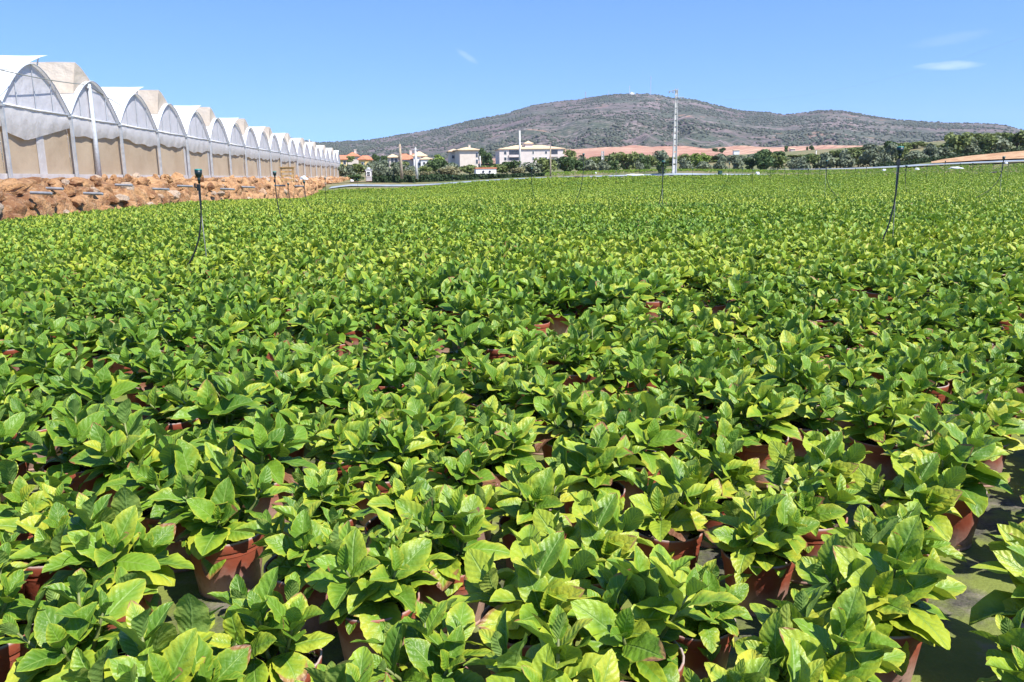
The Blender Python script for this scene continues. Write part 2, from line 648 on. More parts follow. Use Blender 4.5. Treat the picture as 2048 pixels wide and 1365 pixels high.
def leaf_verts(n, m, base, rad, upv, L, Wd, p0, bend, fold, curl, serr, r):
    """one leaf; returns verts (n+1)*(m+1), uv"""
    side = np.cross(upv, rad)
    s = np.linspace(0, 1, n + 1)
    pitch = p0 - bend * s
    dx = np.cos(pitch) * L / n
    dz = np.sin(pitch) * L / n
    cx = np.concatenate([[0], np.cumsum(dx[:-1])])
    cz = np.concatenate([[0], np.cumsum(dz[:-1])])
    w = Wd * 0.5 * np.clip(np.sin(math.pi * np.clip(s, 0, 1) ** 1.04), 0, 1) ** 0.74 * (1.04 - 0.10 * s)
    w[0] = 0.0035
    w[-1] = 0.0006
    if serr:
        w = w * (1 + 0.06 * (np.arange(n + 1) % 2))
    tt = np.linspace(-1, 1, m + 1)
    Nr, Nz = -np.sin(pitch), np.cos(pitch)
    ph = r.uniform(0, 6.28, 2)
    fr = r.uniform(1.5, 3.0)
    wav = 0.055 * Wd * np.sin(s[:, None] * 6.28 * fr + np.where(tt > 0, ph[0], ph[1])[None]) * (np.abs(tt) ** 1.6)[None] * np.sin(math.pi * s)[:, None]
    off = w[:, None] * tt[None] * math.cos(fold)
    lift = w[:, None] * (np.abs(tt) * math.sin(fold) - curl * tt ** 2)[:, :] if False else w[:, None] * (np.abs(tt) * math.sin(fold) - curl * tt ** 2)[None]
    lift = lift + wav
    sway = curl * 0.0
    P = (base[None, None] + rad[None, None] * (cx[:, None] + Nr[:, None] * lift)[..., None]
         + upv[None, None] * (cz[:, None] + Nz[:, None] * lift)[..., None] + side[None, None] * off[..., None])
    uv = np.stack(np.broadcast_arrays((tt * 0.5 + 0.5)[None], s[:, None]), -1)
    return P.reshape(-1, 3), uv.reshape(-1, 2)


def leaf_faces(n, m):
    f = []
    for i in range(n):
        for j in range(m):
            a = i * (m + 1) + j
            f.append((a, a + m + 1, a + m + 2, a + 1))
    return np.array(f, dtype=np.int32)


def make_shoots(seed, yellow, vigor=1.0):
    r = np.random.default_rng(seed)
    ns = int(r.integers(5, 8))
    shoots = []
    a0 = r.uniform(0, 6.28)
    for k in range(ns):
        if k == 0:
            tilt, az, ln = r.uniform(0, 0.2), r.uniform(0, 6.28), r.uniform(0.15, 0.20)
        else:
            tilt = r.uniform(0.32, 0.72)
            az = a0 + 6.28 * k / (ns - 1) + r.uniform(-0.35, 0.35)
            ln = r.uniform(0.115, 0.185)
        ln *= vigor * 1.08
        b = np.array([0.025 * math.cos(az), 0.025 * math.sin(az), 0.17])
        A = np.array([math.sin(tilt) * math.cos(az), math.sin(tilt) * math.sin(az), math.cos(tilt)])
        e1 = np.cross(A, [0.3, 0.2, 0.93]); e1 /= np.linalg.norm(e1)
        e2 = np.cross(A, e1)
        npair = int(r.integers(4, 6))
        th0 = r.uniform(0, 6.28)
        lv = []
        for j in range(npair):
            t = j / (npair - 1)
            h = 0.22 + 0.78 * t ** 0.75
            for s in (0, 1):
                th = th0 + j * 1.571 + s * 3.1416 + r.uniform(-0.25, 0.25)
                rad = math.cos(th) * e1 + math.sin(th) * e2
                size = (0.84 + 0.75 * t - 1.05 * t * t) + r.uniform(-0.08, 0.08)
                L = 0.156 * size * vigor * r.uniform(0.85, 1.15)
                p0 = 0.36 + 0.86 * t ** 1.2 + r.uniform(-0.22, 0.2)
                bend = r.uniform(0.30, 0.95) * (1 - 0.45 * t)
                fold = r.uniform(0.20, 0.60) + 0.15 * t
                yl = np.clip(yellow + r.normal(0, 0.22) + (0.12 if t < 0.35 else 0.0), 0, 1)
                bn = max(0.0, r.normal(0.12 - 0.05 * t, 0.33)) if r.random() < 0.62 else 0.0
                lv.append(dict(base=b + A * (ln * h), rad=rad, up=A, L=L, W=L * r.uniform(0.50, 0.62), p0=p0, bend=bend,
                               fold=fold, curl=r.uniform(-0.1, 0.4), yel=yl, burn=min(bn, 0.75), rnd=r.uniform(0, 1)))
        if k > 0:      # big old leaves that hang over the rim of the pot
            for q in range(1):
                th = az + r.uniform(-0.9, 0.9)
                rad = np.array([math.cos(th), math.sin(th), 0.0])
                L = 0.165 * vigor * r.uniform(0.8, 1.2)
                lv.append(dict(base=np.array([0.03 * math.cos(th), 0.03 * math.sin(th), 0.185 + r.uniform(0.0, 0.035)]), rad=rad, up=np.array([0, 0, 1.0]), L=L, W=L * r.uniform(0.56, 0.68),
                               p0=r.uniform(0.25, 0.6), bend=r.uniform(0.9, 1.7), fold=r.uniform(0.05, 0.35), curl=r.uniform(-0.2, 0.4),
                               yel=float(np.clip(yellow + r.normal(0.15, 0.25), 0, 1)), burn=(1.9 if r.random() < 0.16 else max(0.0, r.normal(0.25, 0.35))), rnd=r.uniform(0, 0.9)))
        shoots.append((b, A, ln, lv))
    return shoots, r


def foliage_arrays(seed, yellow, n, m, serr, keep=1.0, vigor=1.0, grow=1.0):
    shoots, r = make_shoots(seed, yellow, vigor)
    Vs, Us, Cs, Fs = [], [], [], []
    lf = leaf_faces(n, m)
    off = 0
    for (b, A, ln, lv) in shoots:
        for d in lv:
            if r.random() > keep:
                continue
            P, uv = leaf_verts(n, m, d['base'], d['rad'], d['up'], d['L'] * grow, d['W'] * grow, d['p0'], d['bend'], d['fold'], d['curl'], serr, r)
            Vs.append(P); Us.append(uv)
            Cs.append(np.tile([d['yel'], d['burn'], d['rnd'], 1.0], (len(P), 1)))
            Fs.append(lf + off)
            off += len(P)
    return np.concatenate(Vs), np.concatenate(Fs), np.concatenate(Us), np.concatenate(Cs)


def pot_mesh():
    b = MB()
    prof = [(0.0, 0.004), (0.090, 0.003), (0.0965, 0.0), (0.0985, 0.001), (0.0985, 0.010), (0.0975, 0.0115), (0.0985, 0.013), (0.1195, 0.164), (0.1198, 0.1655), (0.1232, 0.1662), (0.1240, 0.1675),
            (0.1275, 0.1985), (0.1270, 0.2005), (0.1225, 0.2005), (0.1217, 0.199), (0.120, 0.170), (0.119, 0.150), (0.0, 0.150)]
    b.lathe(prof[1:-1], 28, cap0=True, cap1=False)
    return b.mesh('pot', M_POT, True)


def soil_mesh(seed):
    r = random.Random(seed)
    b = MB()
    rings, seg = 7, 26
    P = []
    for i in range(rings + 1):
        rr = 0.1195 * i / rings
        row = []
        for k in range(seg + 1):
            w = 2 * math.pi * (k % seg) / seg
            x, y = rr * math.cos(w), rr * math.sin(w)
            z = 0.170 + 0.012 * mnoise.noise((x * 40, y * 40, seed)) + 0.012 * (1 - i / rings)
            row.append((x, y, z if i else 0.182))
        P.append(row)
    b.grid(P)
    for k in range(26):   # grit and bark crumbs
        rr, w = 0.112 * math.sqrt(r.random()), r.uniform(0, 6.28)
        s = r.uniform(0.004, 0.009)
        x, y = rr * math.cos(w), rr * math.sin(w)
        b.box((x, y, 0.181 + 0.006 * (1 - rr / 0.12)), (s * 1.4, s, s * 0.9), r.uniform(0, 3), top=0.6)
    return b.mesh('potting_soil', M_SOIL, False)


def stem_mesh(seed, yellow, vigor):
    shoots, _ = make_shoots(seed, yellow, vigor)
    b = MB()
    for (base, A, ln, lv) in shoots:
        p0 = Vector(base); A = Vector(A)
        q = [Vector((0, 0, 0.165)), p0 * 0.6 + Vector((0, 0, 0.07)) * 1.0, p0 + A * ln * 0.35, p0 + A * ln * 0.7, p0 + A * ln * 1.03]
        q[1] = Vector((p0.x * 0.7, p0.y * 0.7, 0.172))
        b.tube(q, [0.009, 0.0075, 0.006, 0.005, 0.003], 7)
    return b.mesh('stem', M_STEM, True)


VAR = []
NV = 30
for k in range(NV):
    yellow = [0.30, 0.12, 0.48, 0.22, 0.38, 0.06, 0.30, 0.18, 0.42, 0.26, 0.62][k % 11]
    vig = [1.0, 1.08, 0.88, 1.03, 0.94, 1.1, 0.80][k % 7]
    V_, F_, U_, C_ = foliage_arrays(100 + k, yellow, 16, 4, True, 1.0, vig)
    VAR.append(dict(fol=np_mesh('foliage', V_, F_, [M_LEAF], U_, C_), stem=stem_mesh(100 + k, yellow, vig), yellow=yellow, vig=vig))
POT = pot_mesh()
SOILS = [soil_mesh(k) for k in range(5)]

UU, VV = np.array([0.61, 0.79]), np.array([0.79, -0.61])
UU /= np.linalg.norm(UU); VV /= np.linalg.norm(VV)
pts = []
rows = [-0.516 - 0.366 * j for j in range(0, 450)] + [-0.05 + 0.366 * j for j in range(0, 300)]
iu = np.arange(-60, 450) * 0.362
for rv in rows:
    ph = rng.uniform(0, 0.362)
    if abs(rv + 0.516) < 1e-6:
        ph = 2.58 - 0.362 * 7
    P = iu[:, None] * UU[None] + (ph * UU + rv * VV)[None]
    pts.append(P)
pts = np.concatenate(pts)
sel = (pts[:, 1] > 0.45) & (np.abs(pts[:, 0]) < 0.68 * pts[:, 1] + 3.2) & in_field(pts[:, 0] - 0.3, pts[:, 1])
pts = pts[sel]
pts = pts + rng.normal(0, 0.035, pts.shape)
# thin dark alley that crosses the beds
A_, B_ = np.array([-2.9, 4.77]), np.array([1.45, 6.66])
d_ = (B_ - A_) / np.linalg.norm(B_ - A_)
rel = pts - A_
along = rel @ d_
perp = rel @ np.array([-d_[1], d_[0]])
alley = (np.abs(perp) < 0.17) & (along > -2.0) & (along < 8.5) & (rng.random(len(pts)) < 0.75)
miss = rng.random(len(pts)) < 0.035
dist = np.hypot(pts[:, 0], pts[:, 1])
# a few pots taken out where the photograph shows bare mat
holes = (np.hypot(pts[:, 0] - 0.12, pts[:, 1] - 2.35) < 0.0) | (np.hypot(pts[:, 0] - (-0.42), pts[:, 1] - 2.15) < 0.0)
keep = ~alley & ~(miss & (dist > 2.2)) & ~holes & (dist > 1.12)
# thin out far rows: bigger clumps instead
far = pts[:, 1] > 45
keep &= ~(far & (rng.random(len(pts)) > 0.55))
pts, dist = pts[keep], dist[keep]
zs = gz_np(pts)
yaw = rng.uniform(0, 6.283, len(pts))
scl = rng.uniform(0.86, 1.10, len(pts))
patch = np.array([mnoise.noise((x * 0.22, y * 0.22, 3.1)) for x, y in pts])
tall = ((pts[:, 0] - 0.25) / 1.15) ** 2 + ((pts[:, 1] - 7.15) / 0.55) ** 2 < 1
scl[tall] *= 1.22
patch[tall] = -0.45
patch += np.clip((pts[:, 1] - 6) / 30, 0, 1) * 0.2
yel_order = np.argsort([v['yellow'] for v in VAR])

prj_ok = np.array([True] * len(pts))
uvs = []
for (x, y), z in zip(pts, zs):
    d = Vector((x, y, z + 0.3)) - EYE
    zc = max(d.dot(F), 0.05)
    uvs.append((CX + FPX * d.dot(RT) / zc, CY - FPX * d.dot(UP) / zc))
uvs = np.array(uvs)
inframe = (uvs[:, 0] > -60) & (uvs[:, 0] < 2108) & (uvs[:, 1] < 1460)
order = np.argsort(np.where(inframe, dist, 1e6))
NEAR = 298
near_idx = order[:NEAR]
is_near = np.zeros(len(pts), bool)
is_near[near_idx] = True
print('plants', len(pts), 'near limit', dist[near_idx].max())

PLANT_LABELS = {}
GROUP_P = 'potted hydrangeas standing pot to pot in the field'
for rank, i in enumerate(near_idx):
    x, y = pts[i]
    t = 0.5 + 0.9 * patch[i] + (0.18 if (x * VV[0] + y * VV[1]) > 0 else 0) + rng.normal(0, 0.20)
    vi = int(yel_order[int(np.clip(t, 0, 0.999) * NV)])
    v = VAR[vi]
    o = empty('potted_hydrangea', (x, y, zs[i]), yaw[i])
    o.scale = (scl[i],) * 3
    tag(o, None, 'potted plant', GROUP_P)
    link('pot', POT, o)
    link('potting_soil', SOILS[rank % 5], o)
    link('stem', v['stem'], o)
    link('foliage', v['fol'], o)
    yname = 'dark green' if v['yellow'] < 0.2 else 'fresh green' if v['yellow'] < 0.35 else 'lime green' if v['yellow'] < 0.5 else 'yellowing'
    PLANT_LABELS[o.name] = (rank, x, y, uvs[i][0], uvs[i][1], dist[i], yname, x * VV[0] + y * VV[1])
    o['label'] = 'x'


def pick_variants(idx, nvar):
    t = 0.64 + 0.9 * patch[idx] + rng.normal(0, 0.24, len(idx))
    return (np.clip(t, 0, 0.999) * nvar).astype(int)


def scatter(idx, variants, scale_mul):
    """many plants as one set of arrays; variants sorted by yellowness"""
    vi = pick_variants(idx, len(variants))
    Vs, Fs, Us, Cs, Ms = [], [], [], [], []
    off = 0
    for k, (V_, F_, U_, C_, M_) in enumerate(variants):
        I = idx[vi == k]
        if len(I) == 0:
            continue
        s = scl[I] * scale_mul
        ca, sa = np.cos(yaw[I]) * s, np.sin(yaw[I]) * s
        X = V_[None, :, 0] * ca[:, None] - V_[None, :, 1] * sa[:, None] + pts[I, 0][:, None]
        Y = V_[None, :, 0] * sa[:, None] + V_[None, :, 1] * ca[:, None] + pts[I, 1][:, None]
        Z = V_[None, :, 2] * scl[I][:, None] + zs[I][:, None]
        Vs.append(np.stack([X, Y, Z], -1).reshape(-1, 3))
        nf = (F_[None] + (np.arange(len(I)) * len(V_))[:, None, None]).reshape(-1, 4) + off
        Fs.append(nf)
        Us.append(np.tile(U_, (len(I), 1)))
        cc = np.tile(C_, (len(I), 1)).reshape(len(I), -1, 4).copy()
        cc[:, :, 2] = np.clip(cc[:, :, 2] * 0.75 + rng.uniform(0, 0.25, len(I))[:, None], 0, 1)
        Cs.append(cc.reshape(-1, 4))
        Ms.append(np.tile(M_, len(I)))
        off += len(I) * len(V_)
    return [np.concatenate(a) for a in (Vs, Fs, Us, Cs, Ms)]


def low_pot():
    n = 10
    V_, F_ = [], []
    prof = [(0.095, 0), (0.119, 0.163), (0.130, 0.166), (0.130, 0.2), (0.118, 0.172)]
    for r_, z in prof:
        for k in range(n):
            w = 6.28318 * k / n
            V_.append((r_ * math.cos(w), r_ * math.sin(w), z))
    mi_ = []
    for i in range(len(prof) - 1):
        for k in range(n):
            F_.append((i * n + k, i * n + (k + 1) % n, (i + 1) * n + (k + 1) % n, (i + 1) * n + k)); mi_.append(1)
    b = (len(prof) - 1) * n
    for k in range(0, n - 2, 2):
        F_.append((b, b + k + 1, b + k + 2, b + (k + 3) % n if k + 3 < n else b)); mi_.append(2)
    F_ = [f if len(set(f)) == 4 else (b, b + 7, b + 8, b + 9) for f in F_]
    return np.array(V_), np.array(F_, dtype=np.int32), np.array(mi_)


def variant_set(seeds, n, m, keep, grow, pot):
    out = []
    for k, sd in enumerate(seeds):
        yellow = np.linspace(0.02, 0.66, len(seeds))[k]
        V_, F_, U_, C_ = foliage_arrays(sd, yellow, n, m, False, keep, 1.0, grow)
        M_ = np.zeros(len(F_), dtype=np.int32)
        if pot:
            pv, pf, pm = low_pot()
            F_ = np.concatenate([F_, pf + len(V_)])
            V_ = np.concatenate([V_, pv])
            U_ = np.concatenate([U_, np.zeros((len(pv), 2))])
            C_ = np.concatenate([C_, np.ones((len(pv), 4)) * 0.5])
            M_ = np.concatenate([M_, pm])
        out.append((V_, F_, U_, C_, M_))
    return out


rest = np.where(~is_near)[0]
yv = pts[rest, 1]
b1 = rest[(dist[rest] < 13)]
b2 = rest[(dist[rest] >= 13) & (dist[rest] < 24)]
b3 = rest[(dist[rest] >= 24) & (yv < 45)]
b4 = rest[yv >= 45]
parts_ = [scatter(b1, variant_set(range(300, 310), 6, 2, 1.0, 1.0, True), 1.0),
          scatter(b2, variant_set(range(320, 330), 3, 2, 0.9, 1.03, True), 1.0),
          scatter(b3, variant_set(range(340, 350), 2, 1, 0.85, 1.06, False), 1.0),
          scatter(b4, variant_set(range(360, 370), 2, 1, 0.6, 1.28, False), 1.18)]
off = 0
VF, FF, UF, CF, MF = [], [], [], [], []
for (a, b, c, d, e) in parts_:
    VF.append(a); FF.append(b + off); UF.append(c); CF.append(d); MF.append(e)
    off += len(a)
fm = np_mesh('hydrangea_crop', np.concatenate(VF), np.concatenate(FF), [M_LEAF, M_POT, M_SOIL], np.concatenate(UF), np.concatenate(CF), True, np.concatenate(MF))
tag(link('hydrangea_crop', fm), 'dense green and lime hydrangea crop stretching over the field to its far edge', 'crop', None, 'stuff')
print('crop faces', len(fm.polygons))

# weeds, grit and fallen leaves on the mat between the pots
lb = []
V_l, F_l, U_l, C_l = [], [], [], []
lf_ = leaf_faces(5, 2)
off = 0
for k in range(150):
    x, y = rng.uniform(-3.2, 3.2), rng.uniform(1.3, 4.6)
    th = rng.uniform(0, 6.28)
    rad = np.array([math.cos(th), math.sin(th), 0.0])
    L_ = rng.uniform(0.05, 0.11)
    P, uv = leaf_verts(5, 2, np.array([x, y, 0.012 + gz(x, y)]), rad, np.array([0, 0, 1.0]), L_, L_ * 0.55, rng.uniform(0.0, 0.5), rng.uniform(0.1, 0.8), rng.uniform(0.1, 0.8), 0.5, False, rng)
    V_l.append(P); U_l.append(uv); C_l.append(np.tile([0.9, rng.uniform(0.7, 1.6), rng.uniform(0, 1), 1], (len(P), 1))); F_l.append(lf_ + off)
    off += len(P)
ll = np_mesh('leaf_litter', np.concatenate(V_l), np.concatenate(F_l), [M_LEAF], np.concatenate(U_l), np.concatenate(C_l))
tag(link('leaf_litter', ll), 'brown withered leaves lying on the mossy mat between the pots', 'leaf litter', None, 'stuff')
# ------------------------------------------------------------------ sprinklers


def hose_path(b, h, lean, n=12):
    """from the ground at b up to the head at h; lean = sideways pull of the lower part"""
    pts_ = []
    for i in range(n + 1):
        t = i / n
        k = 1 - (1 - t) ** 3.0
        p = Vector((b.x + (h.x - b.x) * k, b.y + (h.y - b.y) * k, b.z + (h.z - b.z) * (t * 0.94 + 0.06 * t * t)))
        pts_.append(p)
    return pts_


def sprinkler(hx, hy, bx, by, Yb, label, stake=True, thick=1.0, spout=False):
    """hx,hy head top; bx,by where the hose meets the leaves (photo pixels); Yb distance"""
    h = at(hx, hy, Yb)
    q = at(bx, by, Yb)
    b = Vector((h.x + (q.x - h.x) / 0.42, Yb, 0))
    b.z = gz(b.x, Yb)
    o = empty('sprinkler', b)
    tag(o, label, 'sprinkler', 'sprinklers on risers among the plants')
    L = h - b
    k = thick
    hose = MB()
    hose.tube([p - b for p in hose_path(b, h - Vector((0, 0, 0.17)), 0)], 0.0105 * k, 8)
    hose.build('hose', M_BLACK, o, True)
    if stake:
        st = MB()
        foot = Vector((h.x + 0.012, h.y + 0.02, gz(h.x, h.y)))
        st.tube([foot - b, h - b - Vector((0.02, -0.01, 0.20))], 0.0065 * k, 6)
        st.build('stake', M_GREYTUBE, o, True)
    hd = MB()
    c = L - Vector((0, 0, 0.17))
    hd.lathe([(0.014 * k, 0), (0.014 * k, 0.03), (0.019 * k, 0.035), (0.019 * k, 0.055), (0.016 * k, 0.06), (0.034 * k, 0.085), (0.042 * k, 0.115), (0.043 * k, 0.152)], 14, c)
    hd.build('spray_head', M_HEAD, o, True)
    cp = MB()
    cp.lathe([(0.0435 * k, 0.152), (0.0445 * k, 0.156), (0.043 * k, 0.166), (0.012 * k, 0.170)], 14, c)
    cp.build('cap', M_TEAL, o, True)
    cl = MB()
    cl.box(c + Vector((-0.012 * k, 0, -0.05)), (0.040 * k, 0.028 * k, 0.075))
    if spout:
        cl.tube([c + Vector((-0.02 * k, 0, -0.05)), c + Vector((-0.055 * k, 0, -0.045)), c + Vector((-0.055 * k, 0, 0.0))], 0.012 * k, 7)
    cl.build('clip', M_BLACK, o)
    return o


sprinkler(396, 338, 372, 515, 10.0, 'tall black sprinkler with teal cap standing before the greenhouse boulders, largest of the row', True, 1.0, True)
sprinkler(1801, 293, 1768, 462, 12.0, 'tall black sprinkler with teal cap rising against the olive trees beyond the field', True, 1.05, False)
sprinkler(549, 343, 566, 436, 19.5, 'black sprinkler with hose bowed at its foot, in front of the rubble bank', False, 1.0)
sprinkler(608, 362, 629, 410, 28, 'slanting black sprinkler below the white heap on the rubble bank', False, 1.0)
sprinkler(576, 366, 591, 405, 30, 'thin black sprinkler just below the wooden crate on the bank', False, 0.85)
sprinkler(650, 355, 651, 396, 36, 'thin straight black riser near the far end of the rubble bank', False, 0.8)
sprinkler(1063, 336, 1070, 384, 38, 'small black sprinkler standing before the clipped dark hedge', False, 1.1)
sprinkler(1167, 307, 1152, 390, 30, 'tall leaning black sprinkler topping out among the dark round trees', False, 1.0)
sprinkler(1327, 322, 1317, 402, 25, 'dark sprinkler with curved hose beside the tall concrete pole', True, 1.2, True)
sprinkler(1459, 326, 1432, 368, 44, 'thin black sprinkler bending down to the leaves beyond the concrete pole', False, 0.9)
sprinkler(1654, 321, 1676, 382, 33, 'black sprinkler with hose sagging sideways, by the pale sheeting', True, 1.0)
sprinkler(1813, 331, 1816, 362, 40, 'small dark sprinkler just behind the tall one against the olive trees', False, 1.3)
sprinkler(2008, 313, 1950, 385, 28, 'black sprinkler on a long hose arching over the leaves by the orange slope', True, 1.05)
for px, py, by, Y in ((1485, 337, 352, 74), (1506, 339, 353, 70), (1541, 337, 352, 78), (1570, 336, 354, 72), (1598, 334, 354, 66), (1617, 337, 356, 64),
                      (1640, 338, 352, 80), (1711, 337, 352, 76), (1733, 334, 351, 80), (1855, 331, 349, 74), (1891, 322, 346, 66), (1921, 327, 345, 80),
                      (1946, 326, 346, 66), (1960, 331, 345, 82), (1988, 329, 347, 72), (2017, 328, 346, 72), (1385, 337, 353, 78), (1232, 341, 357, 70), (905, 352, 369, 66), (715, 358, 378, 70)):
    s_ = sprinkler(px, py, px, by, Y, 'thin black riser standing far off along the field edge', False, 1.0)
    s_['group'] = 'thin risers along the far field edge'

# ------------------------------------------------------------------ rubble bank below the greenhouse
A0, A1 = -30.0, 132.0


def bank_top(a):
    # the rubble bank runs out into a low heap at its far end
    return 1.0 if a < 110 else max(0.0, 1 - (a - 110) / 18.0)


P = []
na_, prof_n = 640, 20
for i in range(na_ + 1):
    a = A0 + (A1 - A0) * i / na_
    row = []
    foot = G(a, -BANK_OFF + 0.25 * mnoise.noise((a * 0.5, 0, 0)), 0)
    zf = gz(foot.x, foot.y) - 0.15
    top = G(a, -0.9, -0.03)
    zt = top.z * 1.0
    for j in range(prof_n + 1):
        t = j / prof_n
        b_ = -BANK_OFF - 0.15 + (BANK_OFF - 0.9) * (t ** 1.5)
        e = min(1.0, t / 0.72)
        prof = e ** 0.62
        wq = Vector((a * 0.75 + 0.3 * mnoise.noise((a, t * 3, 0)), t * 2.3 + 0.4 * mnoise.noise((a * 1.3, t * 2, 5)), 0.0))
        dv = mnoise.voronoi(wq)[0]
        dv2 = mnoise.voronoi(wq * 2.3 + Vector((3, 1, 0)))[0]
        n1 = 1.5 * min(0.42, (dv[1] - dv[0]) * 1.1) - 0.36 + 0.7 * (min(0.3, (dv2[1] - dv2[0])) - 0.15) + mnoise.noise((a * 0.35, t, 9)) * 0.3 + mnoise.noise((a * 5.5, t * 9.0, 7.2)) * 0.06
        amp = math.sin(math.pi * min(1, t / 0.95)) ** 0.5 if 0 < t < 0.95 else 0
        z = zf + (zt - zf) * prof * bank_top(a) 
        p = G(a, b_ - n1 * amp * 0.9, 0)
        row.append((p.x, p.y, z + n1 * amp * 0.35))
    P.append(row)
b = MB()
b.grid(P)
P = []
for i in range(41):
    a = A0 + (150 - A0) * i / 40
    row = []
    for b_ in (-1.15, 4.0, 34.0):
        p = G(a, b_, -0.05)
        row.append(tuple(p))
    P.append(row)
b.grid(P)
tag(b.build('embankment', M_ROCK, None, True), kind='structure')


def boulder_mesh(seed):
    r = random.Random(seed)
    b = MB()
    n, m = 24, 16
    off = Vector((seed * 3.7, seed * 1.3, 0))
    cuts = [(Vector((r.uniform(-1, 1), r.uniform(-1, 1), r.uniform(-0.6, 1))).normalized(), r.uniform(0.55, 0.85)) for _ in range(9)]
    P = []
    for i in range(m + 1):
        th = math.pi * i / m
        row = []
        for k in range(n + 1):
            ph = 2 * math.pi * (k % n) / n
            d = Vector((math.sin(th) * math.cos(ph), math.sin(th) * math.sin(ph), math.cos(th)))
            rad = 1.0 + 0.3 * mnoise.noise(d * 1.4 + off) + 0.16 * mnoise.noise(d * 4 + off) + 0.08 * mnoise.noise(d * 9 + off)
            for c, h in cuts:
                q = d.dot(c)
                if q * rad > h:
                    rad = h / q + 0.05 * mnoise.noise(d * 7 + off)
            row.append(d * rad)
        P.append(row)
    b.grid(P)
    return b.mesh('boulder', M_ROCK, False)


BOULD = [boulder_mesh(k) for k in range(9)]
rb = random.Random(5)
nb = 0
for k in range(290):
    a = A0 + 2 + (118 - A0) * ((k + rb.random()) / 290.0) ** 1.25
    t = rb.choice((0.05, 0.2, 0.4, 0.6, 0.75))
    near = max(0.55, 1.0 - 0.0 * a)
    s = (0.13 + 0.32 * rb.random() ** 1.6) * (1.15 if t < 0.3 else 0.9)
    p = G(a, -BANK_OFF - 0.15 + (BANK_OFF - 0.9) * t ** 1.5, 0)
    foot = G(a, -BANK_OFF, 0)
    zf = gz(foot.x, foot.y)
    z = zf + (G(a, 0, 0).z - zf) * min(1, t / 0.72) ** 0.62 * bank_top(a)
    o = link('boulder', BOULD[k % 9])
    o.location = (p.x, p.y, z + s * 0.12)
    o.rotation_euler = (rb.uniform(-0.5, 0.5), rb.uniform(-0.5, 0.5), rb.uniform(0, 6.28))
    o.scale = (s * rb.uniform(0.9, 1.5), s * rb.uniform(0.8, 1.2), s * rb.uniform(0.6, 1.0))
    tag(o, 'rough orange limestone boulder wedged in the rubble bank below the greenhouse', 'boulder', 'boulders of the rubble bank')
    nb += 1

# white-grey drain pipes that stick out of the bank
for px, py, px2, ln, Y in ((93, 387, 131, 1, 28.5), (196, 388, 219, 1, 32), (116, 378, 133, 1, 31), (256, 371, 271, 1, 36), (330, 379, 348, 1, 38), (378, 373, 392, 1, 41),
                           (462, 379, 482, 1, 45), (503, 375, 518, 1, 49), (565, 372, 580, 1, 58), (604, 373, 616, 1, 66)):
    p0 = at(px, py, Y)
    w_ = (px2 - px) * m_per_px(Y)
    o = MB()
    d = (GN * 0.72 + GDIR * -0.2 + Vector((0, 0, -0.03))).normalized()
    Lp = max(0.8, w_ * 0.95)
    o.tube([p0 - d * 0.6, p0 + d * (Lp - 0.6)], 0.055, 10, caps=False)
    o.tube([p0 + d * (Lp - 0.62), p0 + d * (Lp - 0.6)], [0.055, 0.045], 10, caps=True)
    tag(o.build('drain_pipe', M_PIPE, None, True), 'grey plastic drain pipe poking out of the orange rubble bank', 'pipe', 'drain pipes in the rubble bank')

# ------------------------------------------------------------------ greenhouse
gh = empty('greenhouse', GP0)
tag(gh, 'long white multi-span plastic greenhouse with a saw-tooth row of arched roofs', 'greenhouse')


def rel_(p):
    return tuple(Vector(p) - GP0)


def arch(t):
    return RISE * (1 - abs(t) ** 1.75)


